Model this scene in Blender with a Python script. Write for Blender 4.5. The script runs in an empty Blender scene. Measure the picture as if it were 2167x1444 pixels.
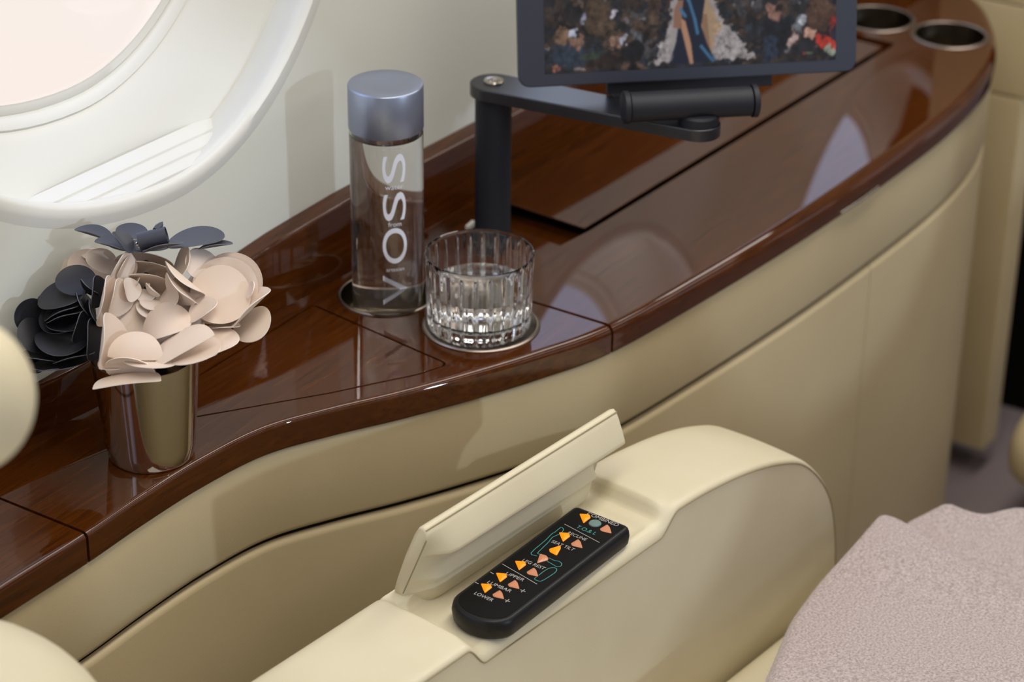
import bpy, bmesh, math, random
import numpy as np
from mathutils import Vector, Matrix
from mathutils.geometry import tessellate_polygon

S = bpy.context.scene
COL = S.collection
rnd = random.Random(7)
PI = math.pi

# ------------------------------------------------------------------ camera
W, H = 2167, 1444
FPX = 5117.0
PITCH, ROLL, YAW = math.radians(28), math.radians(0.7), math.radians(33)
FW = Vector((math.cos(YAW)*math.cos(PITCH), math.sin(YAW)*math.cos(PITCH), -math.sin(PITCH)))
_r = Vector((math.sin(YAW), -math.cos(YAW), 0)); _u = _r.cross(FW)
RT = math.cos(ROLL)*_r + math.sin(ROLL)*_u
UP = -math.sin(ROLL)*_r + math.cos(ROLL)*_u
def ray(x, y): return FW + RT*((x-W/2)/FPX) - UP*((y-H/2)/FPX)
CAM = -2.0*ray(1010, 690)
def at(x, y, z=0.0):
    d = ray(x, y); return CAM + d*((z-CAM.z)/d.z)
def atY(x, y, Y):
    d = ray(x, y); return CAM + d*((Y-CAM.y)/d.y)
def atd(x, y, dep): return CAM + ray(x, y)*dep

cd = bpy.data.cameras.new('camera'); cam = bpy.data.objects.new('camera', cd); COL.objects.link(cam)
cd.sensor_width = 36; cd.lens = FPX/W*36; cd.clip_start = .05
cam.matrix_world = Matrix(((RT.x, UP.x, -FW.x, CAM.x), (RT.y, UP.y, -FW.y, CAM.y), (RT.z, UP.z, -FW.z, CAM.z), (0, 0, 0, 1)))
cd.dof.use_dof = True; cd.dof.focus_distance = 1.80; cd.dof.aperture_fstop = 5.6
S.camera = cam

# ------------------------------------------------------------------ materials
def srgb(r, g, b):
    f = lambda c: (c/255/12.92) if c/255 <= .04045 else ((c/255+.055)/1.055)**2.4
    return (f(r), f(g), f(b), 1)
def mat(name, col, rough=.5, metal=0, spec=.5, coat=0, coat_rough=.03, emis=None, estr=0, trans=0, ior=1.5, sheen=0):
    m = bpy.data.materials.new(name); m.use_nodes = True
    b = m.node_tree.nodes['Principled BSDF']
    b.inputs['Base Color'].default_value = col
    b.inputs['Roughness'].default_value = rough
    b.inputs['Metallic'].default_value = metal
    b.inputs['Specular IOR Level'].default_value = spec
    b.inputs['Coat Weight'].default_value = coat
    b.inputs['Coat Roughness'].default_value = coat_rough
    b.inputs['Transmission Weight'].default_value = trans
    b.inputs['IOR'].default_value = ior
    if sheen:
        b.inputs['Sheen Weight'].default_value = sheen
        b.inputs['Sheen Roughness'].default_value = .5
    if emis:
        b.inputs['Emission Color'].default_value = emis
        b.inputs['Emission Strength'].default_value = estr
    return m
def nd(m, t, **kw):
    n = m.node_tree.nodes.new(t)
    for k, v in kw.items(): setattr(n, k, v)
    return n
def lk(m, a, b): m.node_tree.links.new(a, b)
def noise_color(m, c1, c2, scale, detail=4, stretch=(1, 1, 1), lo=.35, hi=.65, coords='Object', distort=0):
    b = m.node_tree.nodes['Principled BSDF']
    tc = nd(m, 'ShaderNodeTexCoord'); mp = nd(m, 'ShaderNodeMapping'); mp.inputs['Scale'].default_value = stretch
    nz = nd(m, 'ShaderNodeTexNoise'); nz.inputs['Scale'].default_value = scale; nz.inputs['Detail'].default_value = detail
    nz.inputs['Distortion'].default_value = distort
    cr = nd(m, 'ShaderNodeValToRGB')
    cr.color_ramp.elements[0].position = lo; cr.color_ramp.elements[0].color = c1
    cr.color_ramp.elements[1].position = hi; cr.color_ramp.elements[1].color = c2
    lk(m, tc.outputs[coords], mp.inputs['Vector']); lk(m, mp.outputs['Vector'], nz.inputs['Vector'])
    lk(m, nz.outputs['Fac'], cr.inputs['Fac']); lk(m, cr.outputs['Color'], b.inputs['Base Color'])
    return nz
def add_bump(m, scale, strength, dist=.001, detail=3, kind='noise', stretch=(1, 1, 1)):
    b = m.node_tree.nodes['Principled BSDF']
    tc = nd(m, 'ShaderNodeTexCoord'); mp = nd(m, 'ShaderNodeMapping'); mp.inputs['Scale'].default_value = stretch
    if kind == 'noise':
        t = nd(m, 'ShaderNodeTexNoise'); t.inputs['Detail'].default_value = detail; out = t.outputs['Fac']
    else:
        t = nd(m, 'ShaderNodeTexVoronoi'); out = t.outputs['Distance']
    t.inputs['Scale'].default_value = scale
    bp = nd(m, 'ShaderNodeBump'); bp.inputs['Strength'].default_value = strength; bp.inputs['Distance'].default_value = dist
    lk(m, tc.outputs['Object'], mp.inputs['Vector']); lk(m, mp.outputs['Vector'], t.inputs['Vector'])
    lk(m, out, bp.inputs['Height']); lk(m, bp.outputs['Normal'], b.inputs['Normal'])

M = {}
M['wall'] = mat('wall_cream', srgb(213, 214, 205), .55, spec=.3); add_bump(M['wall'], 260, .08, .0006)
M['reveal'] = mat('reveal_ivory', srgb(218, 218, 212), .4, spec=.4)
M['leather'] = mat('cream_leather', srgb(212, 202, 172), .42, spec=.4)
noise_color(M['leather'], srgb(213, 202, 171), srgb(219, 209, 179), 9, 3); add_bump(M['leather'], 900, .10, .0004, kind='v')
M['panel'] = mat('panel_leather', srgb(206, 192, 156), .5, spec=.35)
noise_color(M['panel'], srgb(188, 171, 134), srgb(194, 177, 140), 7, 3); add_bump(M['panel'], 800, .10, .0004, kind='v')
M['seam'] = mat('seam_thread', srgb(150, 138, 104), .7)
M['gap'] = mat('dark_gap', srgb(22, 17, 12), .8, spec=.1)
def wood(name, c1, c2, c3):
    m = mat(name, c1, .4, spec=.0, coat=1.0, coat_rough=.025)
    m.node_tree.nodes['Principled BSDF'].inputs['Coat IOR'].default_value = 1.5
    b = m.node_tree.nodes['Principled BSDF']
    noise_color(m, c1, c2, 14, 8, (1.3, 16, 16), .3, .72, distort=.6)
    cr = [n for n in m.node_tree.nodes if n.type == 'VALTORGB'][0]
    tc = nd(m, 'ShaderNodeTexCoord'); mp = nd(m, 'ShaderNodeMapping'); mp.inputs['Scale'].default_value = (2.2, 9, 9)
    n2 = nd(m, 'ShaderNodeTexNoise'); n2.inputs['Scale'].default_value = 3.2; n2.inputs['Detail'].default_value = 5; n2.inputs['Distortion'].default_value = 1.2
    r2 = nd(m, 'ShaderNodeValToRGB'); r2.color_ramp.elements[0].position = .42; r2.color_ramp.elements[1].position = .68
    mx = nd(m, 'ShaderNodeMixRGB'); mx.inputs['Color2'].default_value = c3
    lk(m, tc.outputs['Object'], mp.inputs['Vector']); lk(m, mp.outputs['Vector'], n2.inputs['Vector'])
    lk(m, n2.outputs['Fac'], r2.inputs['Fac']); lk(m, r2.outputs['Color'], mx.inputs['Fac'])
    lk(m, cr.outputs['Color'], mx.inputs['Color1']); lk(m, mx.outputs['Color'], b.inputs['Base Color'])
    return m
M['wood'] = wood('mahogany_gloss', srgb(56, 25, 5), srgb(86, 44, 11), srgb(70, 33, 8))
M['chrome'] = mat('polished_steel', srgb(222, 214, 202), .07, 1)
M['coaster'] = mat('brushed_nickel', srgb(150, 138, 128), .33, 1)
M['wall_far'] = mat('far_wall', srgb(122, 112, 98), .6, spec=.3)
M['well'] = mat('steel_shaded', srgb(92, 82, 68), .3, 1)  # cup well metal, shade of the deep holes put into its colour
M['steel'] = mat('satin_steel', srgb(190, 182, 172), .22, 1)
M['black_metal'] = mat('black_anodised', srgb(20, 22, 30), .34, 0, spec=.5, ior=1.75)
M['black_plastic'] = mat('black_matte', srgb(27, 29, 38), .55, spec=.4)
M['tablet'] = mat('tablet_slate', srgb(52, 56, 70), .4, 0, spec=.5)
M['paper'] = mat('cream_paper', srgb(222, 203, 186), .75, spec=.2); add_bump(M['paper'], 1500, .06, .0002)
M['paper_lit'] = mat('cream_paper_lit', srgb(234, 220, 208), .75, spec=.2)  # paler copy of the cream paper, highlight on bright petals put into colour
M['paper_k'] = mat('black_paper', srgb(32, 32, 38), .48, spec=.5); add_bump(M['paper_k'], 1800, .08, .0002)
M['paper_k_lit'] = mat('black_paper_lit', srgb(62, 64, 74), .55, spec=.4)  # black paper with the overhead light put into a greyer colour
M['edge_c'] = mat('paper_edge', srgb(246, 236, 226), .8, spec=.1)
M['edge_k'] = mat('dark_paper_edge', srgb(112, 114, 122), .8, spec=.1)
M['stem'] = mat('stem_wire', srgb(60, 62, 40), .6)
M['remote'] = mat('remote_black', srgb(14, 14, 15), .42, spec=.35); add_bump(M['remote'], 1600, .08, .0002)
M['label'] = mat('label_black', srgb(9, 9, 9), .55, spec=.15)
M['print_w'] = mat('print_grey', srgb(176, 172, 168), .6)
M['print_t'] = mat('print_teal', srgb(64, 150, 146), .6)
M['amber'] = mat('amber_lens', srgb(235, 130, 10), .3, spec=.3, emis=srgb(255, 142, 4), estr=.60)
M['amber_sheen'] = mat('amber_lens_sheen', srgb(176, 128, 104), .3, spec=.5, emis=srgb(255, 130, 16), estr=.20)  # same amber lens, pinkish glare put into the base colour
M['teal_lens'] = mat('teal_lens', srgb(90, 130, 130), .25, spec=.6, emis=srgb(200, 140, 60), estr=.08)
M['glass'] = mat('clear_glass', (1, 1, 1, 1), .0, trans=1, ior=1.5)
M['plastic'] = mat('clear_bottle', (1, 1, 1, 1), .0, trans=1, ior=1.45)
M['water'] = mat('water', (1, 1, 1, 1), .0, trans=1, ior=1.333)
M['cap'] = mat('silver_cap', srgb(150, 158, 178), .33, .75)
M['white_print'] = mat('white_print', srgb(226, 228, 240), .5)
M['carpet'] = mat('carpet', srgb(134, 122, 122), .95, spec=.1); add_bump(M['carpet'], 500, .6, .004)
M['black_fill'] = mat('near_black_fill', srgb(14, 12, 10), .8, spec=.1)  # near-black paint for the shade in the gaps, and the cushion post
M['ceiling'] = mat('ceiling_cream', srgb(225, 220, 208), .6)
M['bead'] = mat('crystal_bead', srgb(240, 235, 225), .05, 1)
# blanket
m = M['blanket'] = mat('wool', srgb(190, 172, 166), .95, spec=.1, sheen=.35)
noise_color(m, srgb(150, 134, 131), srgb(208, 193, 190), 520, 6, lo=.3, hi=.7)
add_bump(m, 900, .5, .0012, 5)
M['fuzz'] = mat('wool_fuzz', srgb(206, 190, 184), .95, spec=.05)
# window pane : clear acrylic
m = bpy.data.materials.new('window_acrylic'); m.use_nodes = True
nt = m.node_tree; nt.nodes.remove(nt.nodes['Principled BSDF']); out = nt.nodes['Material Output']
t_ = nt.nodes.new('ShaderNodeBsdfTransparent'); t_.inputs['Color'].default_value = (.97, .965, .96, 1)
g_ = nt.nodes.new('ShaderNodeBsdfGlossy'); g_.inputs['Roughness'].default_value = .02
mx = nt.nodes.new('ShaderNodeMixShader')
mx.inputs['Fac'].default_value = .05; nt.links.new(t_.outputs[0], mx.inputs[1]); nt.links.new(g_.outputs[0], mx.inputs[2])
nt.links.new(mx.outputs[0], out.inputs['Surface']); M['pane'] = m

# ------------------------------------------------------------------ mesh helpers
def link_obj(name, me, material, parent=None, smooth=True, angle=35):
    if material is not None:
        me.materials.clear(); me.materials.append(M[material] if isinstance(material, str) else material)
    if smooth:
        me.polygons.foreach_set('use_smooth', [True]*len(me.polygons))
        me.set_sharp_from_angle(angle=math.radians(angle))
    o = bpy.data.objects.new(name, me); COL.objects.link(o)
    if parent is not None:
        o.parent = parent
        bpy.context.view_layer.update()
        o.matrix_parent_inverse = parent.matrix_world.inverted()
    return o
def mesh_from(verts, faces, name='m', recalc=True):
    me = bpy.data.meshes.new(name)
    bm = bmesh.new()
    vs = [bm.verts.new(v) for v in verts]
    for f in faces:
        try: bm.faces.new([vs[i] for i in f])
        except ValueError: pass
    if recalc: bmesh.ops.recalc_face_normals(bm, faces=bm.faces)
    bm.to_mesh(me); bm.free()
    return me
class MB:
    def __init__(s): s.v = []; s.f = []
    def add(s, v, f):
        o = len(s.v); s.v += [tuple(p) for p in v]; s.f += [tuple(i+o for i in q) for q in f]
    def loft(s, rows, closed=True, cap0=True, cap1=True, wrap=False):
        n = len(rows[0]); v = [p for r in rows for p in r]; f = []
        R = len(rows)
        for i in range(R if wrap else R-1):
            a, b = i*n, ((i+1) % R)*n
            for j in range(n if closed else n-1):
                k = (j+1) % n
                f.append((a+j, a+k, b+k, b+j))
        if cap0 and not wrap: f.append(tuple(range(n-1, -1, -1)))
        if cap1 and not wrap: f.append(tuple(range((R-1)*n, R*n)))
        s.add(v, f)
    def box(s, c, d, rot=None):
        v = [Vector((x*d[0]/2, y*d[1]/2, z*d[2]/2)) for x in (-1, 1) for y in (-1, 1) for z in (-1, 1)]
        if rot is not None: v = [rot @ p for p in v]
        s.add([p+Vector(c) for p in v], [(0, 1, 3, 2), (4, 6, 7, 5), (0, 4, 5, 1), (2, 3, 7, 6), (0, 2, 6, 4), (1, 5, 7, 3)])
    def tube(s, pts, r, n=8, closed=False):
        pts = [Vector(p) for p in pts]; rows = []
        up = Vector((0, 0, 1)); N = len(pts)
        for i, p in enumerate(pts):
            if closed: t = pts[(i+1) % N]-pts[i-1]
            else: t = pts[min(i+1, N-1)]-pts[max(i-1, 0)]
            t.normalize()
            a = t.cross(up)
            if a.length < 1e-4: a = t.cross(Vector((1, 0, 0)))
            a.normalize(); b = a.cross(t)
            rr = r[i] if isinstance(r, (list, tuple)) else r
            rows.append([p+a*math.cos(2*PI*k/n)*rr+b*math.sin(2*PI*k/n)*rr for k in range(n)])
        s.loft(rows, wrap=closed)
    def lathe(s, prof, c=(0, 0, 0), n=64, rfun=None, cap0=True, cap1=True):
        c = Vector(c); rows = []
        for i, (r, z) in enumerate(prof):
            rows.append([c+Vector((r*(rfun(2*PI*k/n, i) if rfun else 1)*math.cos(2*PI*k/n), r*(rfun(2*PI*k/n, i) if rfun else 1)*math.sin(2*PI*k/n), z)) for k in range(n)])
        s.loft(rows, cap0=cap0, cap1=cap1)
    def me(s, name='m', recalc=True): return mesh_from(s.v, s.f, name, recalc)
    def build(s, name, material, parent=None, smooth=True, angle=35):
        return link_obj(name, s.me(name), material, parent, smooth, angle)
def empty(name, loc=(0, 0, 0), rot=0):
    o = bpy.data.objects.new(name, None); COL.objects.link(o); o.empty_display_size = .02
    o.location = loc; o.rotation_euler = (0, 0, rot); return o
def tag(o, label, cat, group=None):
    o['label'] = label; o['category'] = cat
    if group: o['group'] = group
    return o
def struct(o): o['kind'] = 'structure'; return o
def smooth_path(pts, sub=8):
    """Catmull-Rom through points (tuples of any dimension)."""
    P = [np.array(p, float) for p in pts]; out = []
    for i in range(len(P)-1):
        p0 = P[i-1] if i > 0 else 2*P[0]-P[1]; p3 = P[i+2] if i+2 < len(P) else 2*P[-1]-P[-2]
        p1, p2 = P[i], P[i+1]
        for k in range(sub):
            t = k/sub
            out.append(.5*((2*p1)+(-p0+p2)*t+(2*p0-5*p1+4*p2-p3)*t*t+(-p0+3*p1-3*p2+p3)*t**3))
    out.append(P[-1]); return out
def offset_path(pts, d):
    """offset an open 2-D path to its left by d."""
    out = []
    for i, p in enumerate(pts):
        a = pts[max(i-1, 0)]; b = pts[min(i+1, len(pts)-1)]
        t = np.array([b[0]-a[0], b[1]-a[1]], float); t /= (np.linalg.norm(t)+1e-12)
        out.append(np.array([p[0]-t[1]*d, p[1]+t[0]*d]))
    return out
def offset_poly(poly, d):
    """offset closed ccw polygon inward by d."""
    n = len(poly); out = []
    for i in range(n):
        a, p, b = np.array(poly[i-1]), np.array(poly[i]), np.array(poly[(i+1) % n])
        t1 = (p-a)/(np.linalg.norm(p-a)+1e-12); t2 = (b-p)/(np.linalg.norm(b-p)+1e-12)
        n1 = np.array([-t1[1], t1[0]]); n2 = np.array([-t2[1], t2[0]])
        k = n1+n2; k /= max(np.dot(k, n1), .35)
        out.append(p+k*d)
    return out
def round_poly(poly, r, seg=6):
    n = len(poly); out = []
    for i in range(n):
        a, p, b = np.array(poly[i-1], float), np.array(poly[i], float), np.array(poly[(i+1) % n], float)
        rr = r[i] if isinstance(r, (list, tuple)) else r
        if rr <= 0: out.append(p); continue
        t1 = (a-p)/np.linalg.norm(a-p); t2 = (b-p)/np.linalg.norm(b-p)
        d = min(rr, .48*np.linalg.norm(a-p), .48*np.linalg.norm(b-p))
        s0, s1 = p+t1*d, p+t2*d
        for k in range(seg+1):
            t = k/seg; out.append((1-t)**2*s0+2*t*(1-t)*p+t*t*s1)
    return out
def area2(poly): return sum(poly[i-1][0]*poly[i][1]-poly[i][0]*poly[i-1][1] for i in range(len(poly)))
def ccw(poly): return list(poly) if area2(poly) > 0 else list(reversed(poly))
def prism(mb, poly, z0, z1, bev=0.0, fn=None, seg=3):
    """solid from 2-D polygon between z0 and z1, rounded top edge; fn maps (x,y,z)->3-D."""
    poly = ccw(poly); fn = fn or (lambda x, y, z: (x, y, z))
    rows = [[fn(p[0], p[1], z0) for p in poly]]
    if bev:
        for k in range(seg+1):
            a = PI/2*k/seg
            q = offset_poly(poly, bev*(1-math.cos(a)))
            rows.append([fn(p[0], p[1], z1-bev+bev*math.sin(a)) for p in q])
    else: rows.append([fn(p[0], p[1], z1) for p in poly])
    mb.loft(rows)
def boolean(o, cutters, op='DIFFERENCE'):
    for c in cutters:
        md = o.modifiers.new('b', 'BOOLEAN'); md.operation = op; md.solver = 'EXACT'; md.object = c
    dg = bpy.context.evaluated_depsgraph_get(); dg.update()
    me = bpy.data.meshes.new_from_object(o.evaluated_get(dg))
    o.modifiers.clear(); old = o.data; o.data = me; bpy.data.meshes.remove(old)
    for c in cutters:
        d = c.data; bpy.data.objects.remove(c); bpy.data.meshes.remove(d)
def weighted(o):
    md = o.modifiers.new('wn', 'WEIGHTED_NORMAL'); md.keep_sharp = True; md.weight = 80

FONT = None
def text_geo(s, size=1.0, sx=1.0, bold=0.0, spacing=1.0):
    """triangles of a line of lettering, centred on the origin, x right, y up."""
    c = bpy.data.curves.new('txt', 'FONT'); c.body = s; c.size = size; c.align_x = 'CENTER'; c.align_y = 'CENTER'
    c.offset = bold; c.space_character = spacing; c.resolution_u = 6
    o = bpy.data.objects.new('txt', c); COL.objects.link(o)
    dg = bpy.context.evaluated_depsgraph_get(); dg.update()
    me = o.evaluated_get(dg).to_mesh()
    v = [(p.co.x*sx, p.co.y) for p in me.vertices]; f = [tuple(p.vertices) for p in me.polygons]
    o.evaluated_get(dg).to_mesh_clear()
    bpy.data.objects.remove(o); bpy.data.curves.remove(c)
    if v:
        xs = [p[0] for p in v]; ys = [p[1] for p in v]
        cx, cy = (min(xs)+max(xs))/2, (min(ys)+max(ys))/2
        v = [(x-cx, y-cy) for x, y in v]
    return v, f

# ------------------------------------------------------------------ world
w = bpy.data.worlds.new('sky'); S.world = w; w.use_nodes = True
nt = w.node_tree; bg = nt.nodes['Background']
tc = nt.nodes.new('ShaderNodeTexCoord'); sp = nt.nodes.new('ShaderNodeSeparateXYZ')
nt.links.new(tc.outputs['Generated'], sp.inputs[0])
def ramp(src, pts):
    r = nt.nodes.new('ShaderNodeValToRGB'); el = r.color_ramp.elements
    mr = nt.nodes.new('ShaderNodeMapRange'); mr.inputs['From Min'].default_value = -1; mr.inputs['From Max'].default_value = 1
    nt.links.new(src, mr.inputs['Value']); nt.links.new(mr.outputs[0], r.inputs['Fac'])
    while len(el) < len(pts): el.new(.5)
    for e, (p, c) in zip(el, pts): e.position = (p+1)/2; e.color = c
    return r
# outside the aircraft: pale sunlit apron below the horizon, bright blue-white sky above
outside = ramp(sp.outputs['Z'], [(-1, (.9, .82, .78, 1)), (-.45, (.99, .87, .82, 1)), (-.2, (.97, .92, .87, 1)), (.05, (.84, .92, 1.05, 1)), (.6, (.60, .72, 1.08, 1))])
gain = ramp(sp.outputs['Z'], [(-1, (.50,)*3+(1,)), (-.2, (.52,)*3+(1,)), (.1, (.85,)*3+(1,)), (1, (1,)*3+(1,))])
mul = nt.nodes.new('ShaderNodeMixRGB'); mul.blend_type = 'MULTIPLY'; mul.inputs['Fac'].default_value = 1
nt.links.new(outside.outputs[0], mul.inputs['Color1']); nt.links.new(gain.outputs[0], mul.inputs['Color2'])
sc_ = nt.nodes.new('ShaderNodeVectorMath'); sc_.operation = 'SCALE'; sc_.inputs['Scale'].default_value = 2.2
nt.links.new(mul.outputs[0], sc_.inputs[0])
# the cabin side: dim and warm
side = ramp(sp.outputs['Y'], [(-1, (.3, .3, .3, 1)), (-.6, (.3, .3, .3, 1)), (-.35, (0, 0, 0, 1)), (-.02, (0, 0, 0, 1)), (.06, (1, 1, 1, 1)), (1, (1, 1, 1, 1))])
mixw = nt.nodes.new('ShaderNodeMixRGB'); mixw.inputs['Color1'].default_value = (.22, .20, .17, 1)
nt.links.new(side.outputs[0], mixw.inputs['Fac']); nt.links.new(sc_.outputs[0], mixw.inputs['Color2'])
nt.links.new(mixw.outputs[0], bg.inputs['Color']); bg.inputs['Strength'].default_value = 1.0

# ------------------------------------------------------------------ cabin shell
def yb(x):                       # front face of the wood upstand behind the ledge
    xs = [-1.2, -.5, -.36, -.28, -.083, .022, .26, .4, 1.0, 3.2]
    ys = [.186, .184, .178, .1665, .1525, .1465, .137, .130, .105, .03]
    return float(np.interp(x, xs, ys))
def yw(x): return .166-.040*x    # sidewall plane
CZ = .44
XS0, XS1, ZT, ZB = -1.1, 3.0, 1.0, -.05
def lip_pt(cx, al, ar, s, th, dx=0, b=.29, dz=0):
    c, sn = math.cos(th), math.sin(th)
    return cx+dx+(ar if c > 0 else al)*s*c, CZ+dz+b*s*sn
centres = [(-.79, .25, .235), (-.17, .31, .225), (.455, .235, .225), (1.06, .235, .225), (1.68, .235, .225), (2.3, .235, .225)]
edges = [XS0, -.485, .14, .755, 1.37, 1.99, XS1]
NT = 96
wall = MB()
for i, (cx, al, ar) in enumerate(centres):
    x0, x1 = edges[i], edges[i+1]
    outer, inner = [], []
    for k in range(NT):
        th = 2*PI*k/NT+.0001
        px, pz = lip_pt(cx, al, ar, 1.06, th)
        dx, dz = px-cx, pz-CZ
        t = 1e9
        if dx > 1e-9: t = min(t, (x1-cx)/dx)
        if dx < -1e-9: t = min(t, (x0-cx)/dx)
        if dz > 1e-9: t = min(t, (ZT-CZ)/dz)
        if dz < -1e-9: t = min(t, (ZB-CZ)/dz)
        t = max(t, 1.0)
        ox, oz = cx+dx*t, CZ+dz*t
        outer.append((ox, yw(ox), oz)); inner.append((px, yw(px), pz))
    rows = [outer, [tuple((np.array(a)*.5+np.array(b)*.5)) for a, b in zip(outer, inner)], inner]
    wall.loft(rows, cap0=False, cap1=False)
    # corner fill
    for (qx, qz) in ((x0, ZB), (x1, ZB), (x0, ZT), (x1, ZT)):
        ths = sorted(range(NT), key=lambda k: (outer[k][0]-qx)**2+(outer[k][2]-qz)**2)
        a = min((k for k in range(NT) if abs(outer[k][0]-qx) < 1e-6), key=lambda k: abs(outer[k][2]-qz), default=None)
        b = min((k for k in range(NT) if abs(outer[k][2]-qz) < 1e-6), key=lambda k: abs(outer[k][0]-qx), default=None)
        if a is not None and b is not None and a != b:
            wall.add([outer[a], (qx, yw(qx), qz), outer[b]], [(0, 1, 2)])
wo = wall.build('wall_left', 'wall', angle=60); struct(wo)
wo['label'] = 'cream sidewall panel above the wooden ledge, with oval windows'

def window(n, cx, al, ar):
    root = empty('window_%d' % n, (cx, yw(cx), CZ)); struct(root)
    prof = [(1.06, 0, 0, 0), (1.035, -.0015, 0, 0), (1.012, -.002, 0, 0), (.998, .002, 0, 0), (.997, .007, 0, 0), (1.004, .013, 0, 0), (1.02, .022, 0, 0), (1.028, .037, 0, 0)]
    rv = MB(); rows = []
    for s, dy, dx, dz in prof:
        row = []
        for k in range(NT):
            x, z = lip_pt(cx, al, ar, s, 2*PI*k/NT)
            row.append((x, yw(x)+dy, z))
        rows.append(row)
    # funnel, then the ring seats of the inner pane
    ar2, al2, b2 = .205, min(al, .29)*.97, .243
    ring = [(1.10, .049, 1), (1.03, .064, 1), (1.0, .068, 1), (.993, .0705, 1), (.985, .069, 1), (.955, .073, 1), (.948, .0765, 1), (.94, .0755, 1), (.915, .078, 1)]
    for s, dy, _ in ring:
        row = []
        for k in range(NT):
            x, z = lip_pt(cx-.025, al2, ar2, s, 2*PI*k/NT, b=b2)
            row.append((x, yw(x)+dy, z))
        rows.append(row)
    rv.loft(rows, cap0=False, cap1=False)
    f = rv.build('window_frame', 'reveal', root, angle=50)
    pn = MB(); row = [lip_pt(cx-.025, al2, ar2, .925, 2*PI*k/NT, b=b2) for k in range(NT)]
    pn.loft([[(x, yw(x)+.0775, z) for x, z in row], [(x, yw(x)+.0805, z) for x, z in row]])
    pn.build('window_pane', 'pane', root, smooth=False)
    # flat sill in the bottom of the reveal with two grooves
    zs = .1630
    def half(z):                       # half-widths of the lip opening at height z
        q = math.sqrt(max(0, 1-((z-CZ)/.29)**2)); return al*q*.985, ar*q*.985
    l, r = half(zs+.010)
    sl = MB()
    bands = [(.002, .1440), (.0035, .1530), (.0125, .1560), (.0130, .1548), (.0148, .1554), (.0153, .1572), (.0245, .1602), (.0250, .1590), (.0266, .1596), (.0271, .1614), (.0400, .1655)]
    rows = []
    for d, z_ in bands:
        row = []
        for t in np.linspace(0, 1, 20):
            x = cx-l-.02+(l+r+.04)*t; row.append((x, yw(x)+d, z_))
        rows.append(row)
    sl.loft(rows, closed=False, cap0=False, cap1=False)
    sl.build('window_sill', 'reveal', root, angle=20)
    if n == 1:
        vh = MB()
        for i in range(4):
            for j in range(2):
                px, py = 176+i*9.5+j*2, 258-i*4+j*9
                p = atY(px, py, yw(-.2)+.0715)
                vh.lathe([(.0009, 0), (.0009, .0008)], n=8)
                for q in range(len(vh.v)-16, len(vh.v)):
                    x, y, z = vh.v[q]; vh.v[q] = (p.x+x, p.y+.001-z, p.z+y)
        vh.build('vent_hole', 'seam', root)
    return root
for n, c in enumerate(centres): window(n+1 if n else 6, *c) if n else None
window(6, *centres[0])

tk = MB(); tk.box((.95, .205, -.36), (4.1, .02, .60)); struct(tk.build('light_block', 'black_fill', smooth=False))  # black panel added to darken the gap and stop light leaking from below
fl = MB(); fl.box((.8, -.75, -.66), (5.2, 2.0, .04)); struct(fl.build('floor', 'carpet', smooth=False))
ce = MB(); ce.box((.9, -.85, 1.12), (4.6, 2.3, .04)); struct(ce.build('ceiling', 'ceiling', smooth=False))
# opposite sidewall, its windows letting low sun across the cabin
wr_ = MB(); YR = -1.75; PR, AR_, BRR = .62, .262, .29
for k in range(-4, 6):
    cx = -.205+PR*k; outer, inner = [], []
    for j in range(NT):
        th = 2*PI*j/NT+PI/4
        px, pz = cx+AR_*math.cos(th), CZ+BRR*math.sin(th); dx, dz = px-cx, pz-CZ; t = 1e9
        if abs(dx) > 1e-9: t = min(t, (PR/2)/abs(dx))
        if dz > 1e-9: t = min(t, (1.1-CZ)/dz)
        if dz < -1e-9: t = min(t, (CZ+.64)/-dz)
        outer.append((cx+dx*t, YR, CZ+dz*t)); inner.append((px, YR, pz))
    deep = [(x+(x-cx)*.02, YR-.03, z) for x, y, z in inner]
    wr_.loft([outer, inner, deep], cap0=False, cap1=False)
    for qx in (cx-PR/2, cx+PR/2):
        for qz in (-.64, 1.1):
            a = min((j for j in range(NT) if abs(outer[j][0]-qx) < 1e-6), key=lambda j: abs(outer[j][2]-qz))
            b = min((j for j in range(NT) if abs(outer[j][2]-qz) < 1e-6), key=lambda j: abs(outer[j][0]-qx))
            wr_.add([outer[a], (qx, YR, qz), outer[b]], [(0, 1, 2)])
struct(wr_.build('wall_right', 'wall_far', smooth=False))
fr_ = MB(); fr_.box((1.24, .02, .24), (.04, .32, 1.76)); struct(fr_.build('gap_block', 'black_fill', smooth=False))  # black box added to keep the gap beyond the cabinet dark

# ------------------------------------------------------------------ console under the ledge
FRONT = [(-1.0, .054), (-.8, .053), (-.62, .0525), (-.505, .0525), (-.4237, .0505), (-.359, .0515), (-.2926, .0495), (-.2307, .0402), (-.1789, .0162), (-.1264, -.0138), (-.0694, -.0424),
         (-.0072, -.0696), (.0643, -.0935), (.1936, -.1107), (.3437, -.1248), (.4765, -.1315), (.6325, -.1338), (.748, -.1239), (.8318, -.1036), (.9101, -.0671), (.9741, -.0221), (1.005, .03), (1.012, .104)]
FP = smooth_path(FRONT, 8)
def front_part(x0, x1): return [p for p in FP if x0 <= p[0] <= x1]
def fy(x):
    q = [p for p in FP]; return float(np.interp(x, [p[0] for p in q if p[0] <= 1.0], [p[1] for p in q if p[0] <= 1.0]))
def insert_front(x):
    y = fy(x)
    i = next(i for i, p in enumerate(FP) if p[0] > x); FP.insert(i, np.array([x, y]))
con = tag(empty('console_cabinet', (0, .1, -.62)), 'cream leather side console running under the glossy wood ledge', 'cabinet')
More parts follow.
